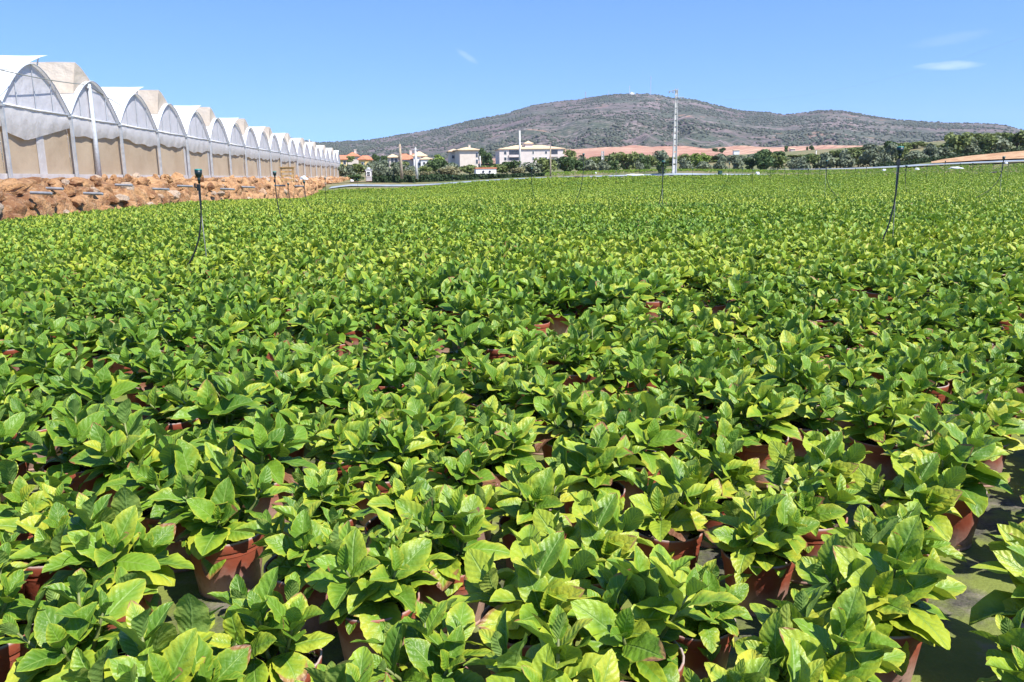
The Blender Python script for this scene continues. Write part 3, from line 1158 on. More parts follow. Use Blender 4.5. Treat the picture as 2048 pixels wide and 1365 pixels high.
K0, K1 = -2, 20
DEEP = 30.0
rg = random.Random(3)
for k in range(K0, K1):
    ac = (k + 0.5) * W
    odd = (k % 2 == 1)          # flap carried past the ridge by the near slope
    ts = np.linspace(-1, 1, 29)
    P = []
    for b_ in [-0.12, 0.6, 1.5] + [3.0 * i for i in range(1, 11)]:
        P.append([rel_(G(ac + t * W / 2, b_, HE + arch(t) + (0.015 * math.sin(b_ * 2.1 + t * 5 + k)))) for t in ts])
    r_ = MB(); r_.grid(P)
    r_.build('roof', M_ROOF, gh, True)
    # gable with its bars
    gb = MB()
    top = [rel_(G(ac + t * W / 2, 0.02, HE + arch(t) - 0.015)) for t in ts]
    bot = [rel_(G(ac + t * W / 2, 0.02, HE - 0.02)) for t in ts]
    mid_ = [tuple(np.array(a) * 0.5 + np.array(c) * 0.5) for a, c in zip(top, bot)]
    gb.grid([bot, mid_, top])
    g_ = gb.build('gable', M_GABLE, gh, True)
    for t in (-0.52, 0.0, 0.52):
        m_ = MB()
        m_.tube([rel_(G(ac + t * W / 2, -0.03, HE)), rel_(G(ac + t * W / 2, -0.03, HE + arch(t) - 0.03))], 0.018, 6)
        m_.build('bar', M_STEEL, g_)
    ar = MB()
    ar.tube([rel_(G(ac + t * W / 2, -0.14, HE + arch(t))) for t in ts], 0.022, 6)
    ar.build('arch_tube', M_PVC, gh, True)
    # eaves rail and hanging curtain with a sagging hem
    er = MB()
    er.tube([rel_(G(ac - W / 2, -0.06, HE)), rel_(G(ac, -0.06, HE - 0.03)), rel_(G(ac + W / 2, -0.06, HE))], 0.04, 6)
    er.build('eaves_rail', M_ROOF, gh, True)
    cu = MB()
    P = []
    sag0, sag1 = rg.uniform(0.62, 0.95), rg.uniform(0.62, 0.95)
    for i in range(19):
        t = i / 18
        a = ac + (t - 0.5) * W
        drop = sag0 + (sag1 - sag0) * t + 0.14 * math.sin(math.pi * t) + 0.05 * math.sin(t * 17 + k)
        if k == -1:
            drop = 0.55 + 0.75 * (1 - abs(t - 0.3) / 0.7)
        P.append([rel_(G(a, -0.02 - 0.05 * math.sin(f * 3.1) + 0.02 * math.sin(t * 31 + f * 4), HE - 0.04 - drop * f)) for f in (0, 0.25, 0.5, 0.75, 1.0)])
    cu.grid(P)
    cu.build('side_curtain', M_CURT, gh, True)
    # netting wall below, with a pale seam strip now and then
    nw = MB()
    P = []
    for i in range(13):
        t = i / 12
        a = ac + (t - 0.5) * W
        P.append([rel_(G(a, 0.10 + 0.03 * math.sin(t * 9 + k) * math.sin(f * 3.1), 0.16 + (HE - 0.3) * f)) for f in (0, 0.2, 0.4, 0.6, 0.8, 1.0)])
    nw.grid(P)
    nw.build('wall_netting', M_NET, gh, True)
    if k in (-1, 2, 3, 6, 10):
        ss_ = MB()
        a = ac + (W / 2 - 0.42 if k != -1 else -0.2)
        ss_.grid([[rel_(G(a + d, 0.06, 0.17 + 2.2 * f)) for f in (0, 0.5, 1)] for d in (0, 0.36, 0.74)])
        ss_.build('seam_strip', M_CURT, gh)
    bs = MB()
    for (a0, a1) in ((ac - W / 2 + 0.05, ac + W / 2 - 0.05),):
        q = [G(a0, -0.02, -0.05), G(a1, -0.02, -0.05), G(a1, 0.14, -0.05), G(a0, 0.14, -0.05)]
        b0 = [rel_(p) for p in q]
        b1_ = [rel_(p + Vector((0, 0, 0.26))) for p in q]
        bs.add(b0 + b1_, [(4, 5, 6, 7), (0, 1, 5, 4), (1, 2, 6, 5), (2, 3, 7, 6), (3, 0, 4, 7)])
    bs.build('base_strip', M_CURT, gh)
    # roof vent
    vf = MB()
    if odd:
        prof = [(-1.35, None), (-0.6, None), (0.2, RISE + 0.19), (0.9, RISE + 0.40), (1.62, RISE + 0.56)]
        b0_ = -0.10
    else:
        prof = [(1.0, None), (0.45, None), (-0.1, RISE + 0.28), (-0.75, RISE + 0.58), (-1.35, RISE + 0.74)]
        b0_ = 0.10
    P = []
    for b_ in [b0_] + [b0_ + 0.9 * i for i in range(1, 33)]:
        row = []
        for a, c in prof:
            cc = arch(a / (W / 2)) + 0.03 if c is None else c
            row.append(rel_(G(ac + a, b_, HE + cc + 0.012 * math.sin(b_ * 3 + a))))
        P.append(row)
    vf.grid(P)
    vf.build('vent_flap', M_ROOF, gh, True)
    if odd:
        sb = MB()
        for b_ in (0.25, 6.0, 12.0):
            sb.tube([rel_(G(ac + 1.5, b_, HE + RISE + 0.53)), rel_(G(ac + 1.05, b_, HE + arch(1.05 / 3.2)))], 0.03, 6)
            sb.build('vent_strut', M_STEEL, gh)
            sb = MB()
    else:
        vn = MB()
        P = []
        for i in range(34):
            b_ = b0_ + 0.87 * i
            row = []
            for f in np.linspace(0, 1, 6):
                a = -1.35 - 0.62 * f
                c = (RISE + 0.73) * (1 - f) + (arch(-1.97 / 3.2) + 0.03) * f
                bulge = 0.06 * math.sin(f * 3.14) * (1 + 0.8 * math.sin(i * 1.7 + k))
                row.append(rel_(G(ac + a + bulge, b_, HE + c)))
            P.append(row)
        vn.grid(P)
        # closing end piece
        e = [(-1.35, RISE + 0.73), (-1.97, arch(-1.97 / 3.2) + 0.03)] + [(x, arch(x / 3.2) + 0.02) for x in (-1.5, -1.0, -0.5, 0.0, 0.45)] + [(-0.1, RISE + 0.27), (-0.75, RISE + 0.57)]
        vn.add([rel_(G(ac + a, b0_, HE + c)) for a, c in e], [tuple(range(len(e)))])
        vn.build('vent_netting', M_VNET, gh, True)
for k in range(K0, K1 + 1):
    pm = MB()
    q0, q1 = G(k * W, -0.12, -0.1), G(k * W, -0.12, HE - 0.02)
    c = (q0 + q1) / 2
    pm.box(rel_(c), (0.11, 0.13, (q1 - q0).z), math.atan2(GDIR.y, GDIR.x))
    pm.box(rel_(q1 + Vector((0, 0, -0.05))), (0.24, 0.16, 0.08), math.atan2(GDIR.y, GDIR.x))
    pm.build('post', M_STEEL, gh)
# far end wall
ew = MB()
ae = K1 * W + 0.01
ew.grid([[rel_(G(ae, b_, c)) for c in (0, 1.5, HE)] for b_ in (0.1, 10, 20, 29)])
ew.build('end_wall', M_GABLE, gh)
wf = MB()
ae = K0 * W - 0.01
wf.grid([[rel_(G(ae, b_, c)) for c in (0, 1.5, HE)] for b_ in (0.1, 10, 20, 29)])
wf.build('end_wall', M_GABLE, gh)

# power poles in front of the greenhouse and the line they carry
tops = []
for px, pt, pb, Y, r_ in ((199, 178, 358, 42.2, 0.14), (457, 256, 356, 76, 0.15), (563, 284, 357, 112, 0.17), (623, 282, 357, 134, 0.18)):
    g0 = at(px, pb, Y)
    hgt = (pb - pt) * m_per_px(Y) * 1.01
    o = empty('power_pole', g0 - Vector((0, 0, 0.2)))
    m_ = MB()
    m_.tube([(0, 0, 0), (0.0, 0, hgt * 0.5), (0, 0, hgt + 0.2)], [r_ * 0.95, r_ * 0.8, r_ * 0.62], 10)
    m_.build('shaft', M_PVC, o, True)
    m_ = MB()
    m_.tube([(0, -r_, hgt - 0.05), (0, r_ + 0.05, hgt - 0.05)], 0.03, 6)
    m_.lathe([(0.03, 0), (0.06, 0.03), (0.035, 0.07), (0.055, 0.1), (0.02, 0.13)], 8, (0, -r_, hgt - 0.03))
    m_.build('insulator', M_PVC, o)
    tops.append(g0 + Vector((0, -r_, hgt - 0.05)))
    tag(o, {199: 'pale concrete power pole standing against the second greenhouse gable', 457: 'grey power pole by the greenhouse wall above the crate-less rubble',
            563: 'slim grey power pole rising behind the wooden crate beside the greenhouse', 623: 'thin tall power pole near the far end of the greenhouse'}[px], 'power pole', 'poles along the greenhouse')
bpy.data.objects['power_pole.001']['label'] = 'grey power pole close to the greenhouse wall, second along the cable'
lead = tops[0] - (tops[1] - tops[0]).normalized() * 26 + Vector((0, 0, 0.2))
cb = MB()
allp = []
for p, q, sag in ((lead, tops[0], 0.55), (tops[0], tops[1], 1.15), (tops[1], tops[2], 0.9), (tops[2], tops[3], 0.5)):
    for i in range(14):
        t = i / 14
        allp.append(p.lerp(q, t) - Vector((0, 0, sag * 4 * t * (1 - t))))
allp.append(tops[-1])
cb.tube(allp, 0.022, 5)
tag(cb.build('overhead_cable', M_GREYTUBE, None, True), 'thin dark cable sagging from pole to pole along the greenhouse', 'cable')

# odds and ends on the bank
Yc = 57
c0 = at(575, 352, Yc)
o = empty('wooden_crate', c0 - Vector((0, 0, 0.45)), 0.25)
tag(o, 'brown slatted wooden crate standing on the rubble bank beside the greenhouse', 'crate')
for sx in (-0.38, 0.38):
    for sy in (-0.3, 0.3):
        m_ = MB(); m_.box((sx, sy, 0.5), (0.09, 0.09, 1.0)); m_.build('post', M_WOOD, o)
for z in (0.18, 0.45, 0.72, 0.93):
    for sy in (-0.36, 0.36):
        m_ = MB(); m_.box((0, sy, z), (0.9, 0.03, 0.13)); m_.build('slat', M_WOOD, o)
m_ = MB(); m_.box((0, 0, 1.02), (1.05, 0.85, 0.05)); m_.build('lid', M_WOOD, o)


def heap(name, px, py, wpx, hpx, Y, mat, label, cat, seed=0, depth=0.7):
    """crumpled sheet or sack lying on the ground"""
    c = at(px, py, Y)
    wm_, hm = wpx * m_per_px(Y) * 0.34, hpx * m_per_px(Y) * 0.55
    b = MB()
    P = []
    for i in range(9):
        th = math.pi / 2 * i / 8
        row = []
        for k in range(21):
            ph = 2 * math.pi * (k % 20) / 20
            d = Vector((math.sin(th) * math.cos(ph), math.sin(th) * math.sin(ph), math.cos(th)))
            q = 1 + 0.35 * mnoise.noise(d * 1.9 + Vector((seed, 0, 0))) + 0.15 * mnoise.noise(d * 5 + Vector((seed, 3, 0)))
            row.append((d.x * wm_ * q, d.y * wm_ * depth * q, d.z * hm * q - 0.05))
        P.append(row)
    b.grid(P)
    o = b.build(name, mat, None, True)
    o.location = c
    tag(o, label, cat)
    return o


heap('sheeting_heap', 608, 358, 26, 12, 60, M_BAG, 'crumpled white sheeting lying on the rubble bank beyond the crate', 'plastic sheet', 1)
heap('sack', 704, 364, 12, 9, 122, M_BAG, 'white rounded sack at the far foot of the rubble bank', 'sack', 2)
heap('sack', 1191, 348, 7, 7, 118, M_BAG, 'small white sack on the grey strip between the hedge and the concrete pole', 'sack', 3)
heap('sack', 1303, 346, 10, 4, 120, M_BAG, 'flat white sack lying just short of the tall concrete pole', 'sack', 4)
heap('sack', 1515, 348, 12, 8, 108, M_BAG, 'white sack with a dented top on the grey strip beyond the pole', 'sack', 5)
heap('sack', 1768, 341, 13, 6, 96, M_BAG, 'white sack at the end of the long pale sheeting strip', 'sack', 6)
heap('sack', 1834, 339, 12, 7, 95, M_BAG, 'grey-white bundled sack on the green strip under the olive trees', 'sack', 7)
heap('sheeting_heap', 1912, 337, 40, 7, 98, M_BAG, 'long crumpled grey plastic sheet spread below the orange slope', 'plastic sheet', 8, 0.4)
heap('sheeting_heap', 1270, 351, 62, 6, 112, M_BAG, 'bluish white plastic sheeting bunched along the far field edge', 'plastic sheet', 9, 0.25)
heap('sack', 2012, 327, 10, 6, 100, M_BAG, 'white sack behind the arching sprinkler by the orange slope', 'sack', 10)
c = at(1440, 350, 108)
o = MB(); o.box((0, 0, 0.25), (0.42, 0.5, 0.5), 0.2, top=0.92); o.box((0, 0, 0.53), (0.44, 0.52, 0.06), 0.2)
o = o.build('bin', M_DKGREEN); o.location = c - Vector((0, 0, 0.05))
tag(o, 'dark green plastic bin on the grey strip beyond the concrete pole', 'bin')
heap('sack', 1453, 350, 14, 5, 108, M_PVC, 'grey sack slumped against the dark green bin', 'sack', 11)
for (x0, y0, x1, y1, Y0, Y1, lab) in ((1098, 353, 1178, 352.5, 110.5, 111, 'black hose lying along the grey strip beyond the hedge end'),
                                      (1852, 340, 1892, 337, 92, 93, 'short black hose on the green strip beneath the olive trees'),
                                      (1930, 333.5, 2016, 331, 95, 96, 'long black hose laid below the orange slope')):
    p, q = at(x0, y0, Y0), at(x1, y1, Y1)
    m_ = MB()
    L_ = []
    for i in range(13):
        t = i / 12
        v = p.lerp(q, t)
        v.z = gz(v.x, v.y) + 0.16 + 0.05 * math.sin(t * 11)
        v.y += 0.2 * math.sin(t * 7)
        L_.append(v)
    m_.tube(L_, 0.07, 7)
    tag(m_.build('hose', M_BLACK, None, True), lab, 'hose')

# grey sheeting strips at the far side of the field


def strip(name, ctr, mat, dz, width):
    P = []
    N = 90
    cx = np.array([c.x for c in ctr]); cy = np.array([c.y for c in ctr])
    s = np.concatenate([[0], np.cumsum(np.hypot(np.diff(cx), np.diff(cy)))])
    for i in range(N + 1):
        q = s[-1] * i / N
        x, y = np.interp(q, s, cx), np.interp(q, s, cy)
        row = []
        for j in range(4):
            yy = y + width * (j / 3 - 0.5) + 0.25 * mnoise.noise((q * 0.3, j * 3.1, 0))
            row.append((x, yy, gz(x, yy) + dz))
        P.append(row)
    b = MB(); b.grid(P)
    return tag(b.build(name, mat, None, True), kind='structure')


strip('path', [at(660, 374, 110), at(700, 370.5, 112), at(800, 367.5, 113), at(1000, 357, 113), at(1100, 354, 113), at(1350, 348.5, 112), at(1500, 347.5, 111), at(1760, 343, 103)], M_PATH, 0.06, 1.7)
strip('path', [at(1490, 343, 131), at(1600, 340.5, 129), at(1740, 337.5, 127), at(1850, 333, 125), at(1950, 330, 118), at(2060, 326.5, 112), at(2200, 322, 104)], M_PATH, 0.28, 5.0)
strip('dirt_track', [at(640, 372, 116), at(700, 366.5, 121), at(760, 364, 122)], M_EARTH, 0.12, 5.0)
# bare orange slope
P = []
for i in range(41):
    t = i / 40
    row = []
    lo = at(1862 + t * 400, 332.5 - t * 16, 127 - t * 22)
    hi = at(1862 + t * 400, 327.0 - t * 48, 130 + t * 20)
    for j in range(9):
        v = lo.lerp(hi, j / 8)
        v.z = max(v.z, gz(v.x, v.y) + 0.1) + 0.16 + 0.25 * mnoise.noise((v.x * 0.2, v.y * 0.2, 0)) * (0 if j in (0, 8) else 1)
        row.append(v)
    P.append(row)
b = MB(); b.grid(P)
tag(b.build('slope', M_EARTH, None, True), kind='structure')

# low second crop beyond the grey strip
s1x = np.array([at(px, 345, Y).x for px, Y in ((1090, 115.5), (1350, 114.5), (1500, 113.5), (1760, 105.5), (1800, 103), (2048, 89), (2300, 82))])
s1y = np.array([115.5, 114.5, 113.5, 105.5, 103, 89, 82])
s2x = np.array([at(px, 340, Y).x for px, Y in ((1090, 131), (1480, 132), (1500, 128), (1740, 125), (1850, 123), (1950, 116), (2060, 110), (2200, 102))])
s2y = np.array([131, 132, 128, 125, 123, 116, 110, 102]) - 3.0
qx = rng.uniform(s1x[0], 90, 16000)
qy = rng.uniform(84, 132, 16000)
ok_ = (qy > np.interp(qx, s1x, s1y)) & (qy < np.interp(qx, s2x, s2y)) & (np.abs(qx) < 0.7 * qy)
pts = np.stack([qx[ok_], qy[ok_]], 1)
zs = gz_np(pts)
yaw = rng.uniform(0, 6.283, len(pts))
scl = rng.uniform(0.45, 0.7, len(pts))
patch = rng.normal(-0.32, 0.2, len(pts))
a, b, c, d, e = scatter(np.arange(len(pts)), variant_set(range(380, 386), 2, 2, 0.45, 1.3, False), 1.3)
tag(link('distant_crop', np_mesh('distant_crop', a, b, [M_LEAF], c, d, True)), 'low green crop growing beyond the grey strip up to the tree belt', 'crop', None, 'stuff')
# ------------------------------------------------------------------ trees, hedges


def crown_mesh(seed, mat, rx=1.0, rz=0.8, n=620, leaf=0.15, lobes=9, low=0.05):
    r = np.random.default_rng(seed)
    # lobes inside a unit crown
    cs, rs = [], []
    for k in range(lobes):
        th = r.uniform(0, 6.28)
        rr = r.uniform(0.1, 0.68) * rx
        z = r.uniform(low + 0.18, 0.85) * rz * 2
        cs.append((rr * math.cos(th), rr * math.sin(th), z))
        rs.append(r.uniform(0.26, 0.46) * (1.15 - 0.35 * z / (2 * rz)))
    cs, rs = np.array(cs), np.array(rs)
    which = r.integers(0, lobes, n)
    d = r.normal(size=(n, 3)); d /= np.linalg.norm(d, axis=1)[:, None]
    rad = rs[which] * r.uniform(0.55, 1.08, n) ** 0.5
    c = cs[which] + d * rad[:, None] * np.array([1.0, 1.0, 0.8])
    c[:, 2] = np.maximum(c[:, 2], low * 2 * rz)
    nrm = d * 0.7 + r.normal(size=(n, 3)) * 0.55 + np.array([0, 0, 0.35])
    nrm /= np.linalg.norm(nrm, axis=1)[:, None]
    a = np.cross(nrm, r.normal(size=(n, 3))); a /= np.linalg.norm(a, axis=1)[:, None]
    b = np.cross(nrm, a)
    s = leaf * r.uniform(0.6, 1.4, n)[:, None]
    V = np.stack([c - a * s, c - b * s * 0.55 + nrm * s * 0.15, c + a * s, c + b * s * 0.55 + nrm * s * 0.15], 1).reshape(-1, 3)
    Q = np.arange(n * 4).reshape(n, 4)
    colr = np.clip(0.5 + r.normal(0, 0.22, lobes)[which] + r.normal(0, 0.16, n), 0, 1)
    col = np.zeros((n, 4)); col[:, 0] = colr; col[:, 3] = 1
    return np_mesh('crown', V, Q, [mat], None, np.repeat(col, 4, 0), False)


def trunk_mesh(seed, h=0.6):
    r = random.Random(seed)
    b = MB()
    b.tube([(0, 0, -0.1), (0.02, 0.01, h * 0.45), (0.05 * r.uniform(-1, 1), 0.03, h)], [0.085, 0.065, 0.05], 8)
    for k in range(4):
        th = 6.28 * k / 4 + r.uniform(-0.4, 0.4)
        b.tube([(0.02, 0.01, h * 0.5), (0.22 * math.cos(th), 0.22 * math.sin(th), h * 0.95), (0.45 * math.cos(th), 0.45 * math.sin(th), h * 1.5)], [0.05, 0.035, 0.015], 6)
    return b.mesh('trunk', M_BARK, True)


CROWN = {}
for nm, mat, rx, rz, low in (('olive', F_OLIVE, 1.0, 0.62, 0.04), ('dark', F_DARK, 1.0, 0.66, 0.04), ('mid', F_MID, 1.0, 0.70, 0.02), ('light', F_LIGHT, 1.0, 0.75, 0.02), ('tan', F_TAN, 1.0, 0.5, 0.0)):
    CROWN[nm] = [crown_mesh(10 * k + hash_, mat, rx, rz, 760, 0.135, 13, low) for k, hash_ in ((1, len(nm)), (2, len(nm)), (3, len(nm)))]
TRUNK = [trunk_mesh(k) for k in range(3)]
rt = random.Random(21)
NTREE = 0


def tree(px, base, top, Y, wpx, kind, label, group, cat='tree', trunk=True, name=None):
    """px column, base/top rows of the photo, Y distance"""
    global NTREE
    NTREE += 1
    g = at(px, base, Y)
    zg = gz(g.x, g.y)
    zb = max(zg, g.z - 0.4)
    z1 = at(px, top, Y).z
    h = max(0.8, z1 - zb)
    w_ = wpx * m_per_px(Y) / 2
    o = empty(name or {'olive': 'olive_tree', 'tan': 'dry_bush', 'dark': 'round_tree', 'mid': 'bushy_tree', 'light': 'bushy_tree'}[kind], (g.x, g.y, zb), rt.uniform(0, 6.28))
    tag(o, label, cat, group)
    c = link('crown', CROWN[kind][NTREE % 3], o)
    zmax = {'olive': 1.24, 'dark': 1.32, 'mid': 1.4, 'light': 1.5, 'tan': 1.0}[kind]
    sx = w_ / 1.0
    c.scale = (sx, sx, h / zmax)
    if trunk:
        t_ = link('trunk', TRUNK[NTREE % 3], o)
        t_.scale = (sx * 0.9, sx * 0.9, h * 0.62)
    return o


BELT = 'trees of the belt beyond the field'
# front row: px, base, top, Y, width, kind, label
front = [
    (652, 360, 333, 168, 40, 'mid', 'bushy green tree peeping past the far end of the greenhouse'),
    (694, 361, 331, 150, 34, 'olive', 'grey-green olive tree between the greenhouse end and the small white tower'),
    (712, 364, 350, 126, 34, 'dark', 'low dark bush at the foot of the small white tower'),
    (765, 352, 328, 132, 40, 'olive', 'wide olive tree beside the small white tower'),
    (795, 350, 326, 130, 34, 'olive', 'olive tree standing just short of the brown wooden pole'),
    (822, 352, 331, 128, 30, 'olive', 'dark olive tree between the brown pole and the pale pole'),
    (853, 348, 332, 140, 30, 'mid', 'mid green tree under the white villa with the tiled roof'),
    (872, 345, 320, 150, 40, 'dark', 'dark dense tree beside the white villa'),
    (893, 345, 326, 150, 44, 'olive', 'grey olive tree between the white villa and the pale apartment house'),
    (893, 352, 335, 124, 56, 'tan', 'broad khaki bush growing above the clipped hedge'),
    (820, 354, 342, 123, 40, 'tan', 'low khaki bush behind the start of the clipped hedge'),
    (855, 353, 344, 123, 30, 'tan', 'small straw-coloured bush beyond the pale pole'),
    (940, 345, 330, 145, 40, 'mid', 'green tree growing against the pale apartment house'),
    (1005, 342, 328, 150, 44, 'mid', 'green tree below the balconies of the cream hotel'),
    (1026, 342, 322, 150, 40, 'dark', 'dark tree hiding the lower balconies of the cream hotel'),
    (1034, 350, 336, 124, 36, 'tan', 'khaki bush beside the white shed, over the hedge'),
    (1062, 348, 326, 140, 46, 'olive', 'olive tree below the middle of the cream hotel'),
    (1090, 347, 316, 142, 46, 'mid', 'large green tree beside the thin brown pole'),
    (1134, 347, 314, 134, 44, 'dark', 'dark round tree, first beyond the hedge end'),
    (1160, 347, 322, 138, 34, 'dark', 'smaller dark tree behind the leaning sprinkler'),
    (1184, 347, 318, 138, 34, 'olive', 'olive tree just before the holed concrete post'),
    (1206, 346, 322, 136, 30, 'olive', 'olive tree at the foot of the holed concrete post'),
    (1228, 346, 322, 134, 24, 'dark', 'narrow dark tree beyond the holed concrete post'),
    (1253, 345, 305, 138, 46, 'mid', 'tall bright green tree midway between the two concrete poles'),
    (1277, 346, 323, 136, 24, 'olive', 'pale olive tree beside the tall bright green one'),
    (1290, 345, 314, 140, 28, 'dark', 'dark olive tree below the red ploughed rise'),
    (1325, 347, 322, 112, 26, 'dark', 'dark leafy bush behind the sprinkler by the tall concrete pole'),
    (1370, 344, 317, 136, 30, 'olive', 'olive tree just past the tall concrete pole'),
    (1398, 344, 307, 148, 40, 'light', 'yellow-green leafy tree past the tall concrete pole'),
    (1408, 344, 322, 132, 34, 'olive', 'round silver olive tree before the yellow-green tree'),
    (1443, 343, 315, 136, 32, 'olive', 'silver olive tree beyond the dark green bin'),
    (1474, 343, 318, 138, 34, 'olive', 'olive tree under the small white farmhouse'),
    (1498, 342, 316, 140, 26, 'dark', 'dark narrow tree beside the big dome-shaped one'),
    (1523, 341, 300, 138, 46, 'dark', 'big dome-shaped dark tree standing above its neighbours'),
    (1556, 341, 310, 140, 34, 'mid', 'mid green tree to the side of the dome-shaped dark tree'),
    (1583, 340, 314, 140, 34, 'olive', 'olive tree below the little cream farmhouse'),
    (1606, 340, 316, 138, 34, 'olive', 'olive tree below the cypress pair'),
    (1632, 339, 308, 142, 34, 'mid', 'green tree below the dark cypress'),
    (1657, 338, 304, 140, 40, 'olive', 'olive tree behind the sprinkler with the sideways hose'),
    (1690, 337, 302, 140, 40, 'olive', 'pale olive tree beyond the pale sheeting strip'),
    (1716, 336, 300, 142, 38, 'mid', 'olive-green tree short of the tall sprinkler'),
    (1742, 335, 298, 140, 44, 'olive', 'wide olive tree reaching towards the tall sprinkler'),
    (1776, 334, 290, 140, 48, 'olive', 'large olive tree directly behind the tall sprinkler'),
    (1804, 332, 288, 142, 40, 'mid', 'green tree behind the tall sprinkler head'),
    (1830, 328, 300, 140, 44, 'olive', 'greyish tree at the start of the sloping hedge'),
    (1856, 325, 290, 142, 40, 'olive', 'olive tree above the sloping hedge, below the bare rise'),
    (1884, 322, 296, 144, 44, 'olive', 'silvery tree above the sloping hedge'),
    (1912, 316, 266, 146, 54, 'mid', 'tall green tree overlooking the sloping hedge'),
    (1940, 312, 278, 148, 46, 'olive', 'olive tree above the upper end of the sloping hedge'),
    (1968, 308, 272, 148, 52, 'mid', 'bushy green tree above the orange slope'),
    (2000, 304, 270, 148, 50, 'olive', 'broad olive tree on top of the orange slope'),
    (2034, 300, 262, 150, 54, 'mid', 'tall green tree at the frame edge above the orange slope'),
    (2075, 296, 258, 152, 60, 'olive', 'olive tree beyond the edge of the orange slope'),
]
for f_ in front:
    px, base, top, Y, wp, kd, lab = f_
    tree(px, base, top, Y, wp * 1.12, kd, lab, BELT if kd != 'tan' else 'khaki bushes beyond the field', 'tree' if kd != 'tan' or 'tree' in lab else 'bush', kd != 'tan')
# second row, seen as tops between and above the first
k_ = 0
px = 655
while px < 2090:
    base = np.interp(px, [650, 900, 1200, 1500, 1800, 2050], [350, 342, 339, 334, 318, 292])
    top = np.interp(px, [650, 700, 740, 800, 840, 880, 930, 985, 1060, 1100, 1150, 1300, 1420, 1500, 1600, 1680, 1780, 1830, 1900, 1960, 2050], [326, 326, 320, 323, 331, 322, 330, 330, 328, 322, 308, 304, 308, 305, 304, 300, 284, 280, 284, 266, 264]) + rt.uniform(-2, 8)
    kd = rt.choice(('olive', 'mid', 'dark', 'mid', 'olive', 'light' if px < 1000 else 'mid'))
    nmk = {'olive': 'grey-green olive crown showing behind the front trees of the belt', 'mid': 'mid green crown showing behind the front trees of the belt',
           'dark': 'dark crown showing behind the front trees of the belt', 'light': 'yellow-green crown showing behind the front trees of the belt'}[kd]
    tree(px, base, top, rt.uniform(165, 200), rt.uniform(36, 54), kd, nmk, 'second row of trees behind the belt')
    px += rt.uniform(20, 32)
# far trees among the villas
for px, base, top, wp, kd, lab in ((662, 326, 296, 12, 'dark', 'tall dark palm-like tree above the greenhouse end'), (702, 322, 312, 16, 'mid', 'small tree between the red-roofed cottages'),
                                   (752, 328, 309, 20, 'dark', 'dark round tree between the cottages and the beige villa'), (768, 328, 312, 16, 'dark', 'dark slim tree beside the beige villa'),
                                   (880, 322, 308, 24, 'light', 'yellow-green tree between the white villa and the apartment house'),
                                   (966, 330, 297, 18, 'dark', 'tall dark palm beside the pale apartment house'), (978, 330, 306, 22, 'dark', 'dark tree before the cream hotel corner'),
                                   (1140, 322, 300, 26, 'mid', 'green tree at the end of the cream hotel'),
                                   (1445, 304, 296, 16, 'dark', 'small dark tree left of the little white farmhouse'), (1572, 304, 292, 9, 'dark', 'dark cypress beside the little cream farmhouse'),
                                   (1614, 304, 294, 5, 'dark', 'slim dark cypress of the pair'), (1623, 303, 291, 11, 'dark', 'stout dark cypress of the pair'),
                                   (1430, 302, 297, 16, 'dark', 'flat dark bush on the red ploughed rise')):
    lab = lab.replace('left of', 'beside')
    tree(px, base, top, 330 if px > 1400 else 235, wp * 1.15, kd, lab, 'far trees among the houses', 'tree', True, 'distant_tree')


def hedge(name, p0, p1, top0, top1, d, label):
    r = np.random.default_rng(len(label))
    L = (p1 - p0).length
    g0_, g1_ = gz(p0.x, p0.y), gz(p1.x, p1.y)
    n = int(L * 75)
    u = (p1 - p0) / L
    t = r.uniform(0, 1, n)
    face = r.random(n)
    back = Vector((0, 1, 0))
    topz = top0 + (top1 - top0) * t
    fz = np.where(face < 0.5, r.uniform(0, 1, n), 1.0)
    dd = np.where(face < 0.5, 0.0, r.uniform(0, 1, n)) * d
    c = np.array(p0)[None] + np.array(u)[None] * (t * L)[:, None]
    gzv = gz_np(c[:, :2])
    c[:, 1] += dd + r.normal(0, 0.05, n)
    c[:, 2] = gzv + (topz + 0.05 * np.sin(t * L * 0.9) - gzv) * fz + r.normal(0, 0.04, n)
    nrm = r.normal(size=(n, 3)) + np.where(face < 0.5, 1, 0)[:, None] * np.array([0, -1.4, 0.3]) + np.where(face >= 0.5, 1, 0)[:, None] * np.array([0, 0, 1.4])
    nrm /= np.linalg.norm(nrm, axis=1)[:, None]
    a = np.cross(nrm, r.normal(size=(n, 3))); a /= np.linalg.norm(a, axis=1)[:, None]
    b = np.cross(nrm, a)
    s = 0.15 * r.uniform(0.6, 1.5, n)[:, None]
    V = np.stack([c - a * s, c - b * s * 0.7, c + a * s, c + b * s * 0.7], 1).reshape(-1, 3)
    col = np.zeros((n, 4)); col[:, 0] = np.clip(0.4 + r.normal(0, 0.25, n), 0, 1); col[:, 3] = 1
    o = empty(name, p0)
    tag(o, label, 'hedge')
    me = np_mesh('foliage', V - np.array(p0)[None], np.arange(n * 4).reshape(n, 4), [F_HEDGE], None, np.repeat(col, 4, 0), False)
    link('foliage', me, o)
    core = MB()
    P = []
    for i in range(31):
        q = p0 + u * (L * i / 30)
        z0 = gz(q.x, q.y) - p0.z
        h = max(0.25, top0 + (top1 - top0) * i / 30 - gz(q.x, q.y))
        qq = q - p0
        P.append([(qq.x, qq.y + 0.08, z0 - 0.3), (qq.x, qq.y + 0.1, z0 + h * 0.92), (qq.x, qq.y + d - 0.1, z0 + h * 0.92), (qq.x, qq.y + d, z0 - 0.3)])
    core.grid(P)
    core.build('branch_core', F_HEDGE, o, True)
    return o


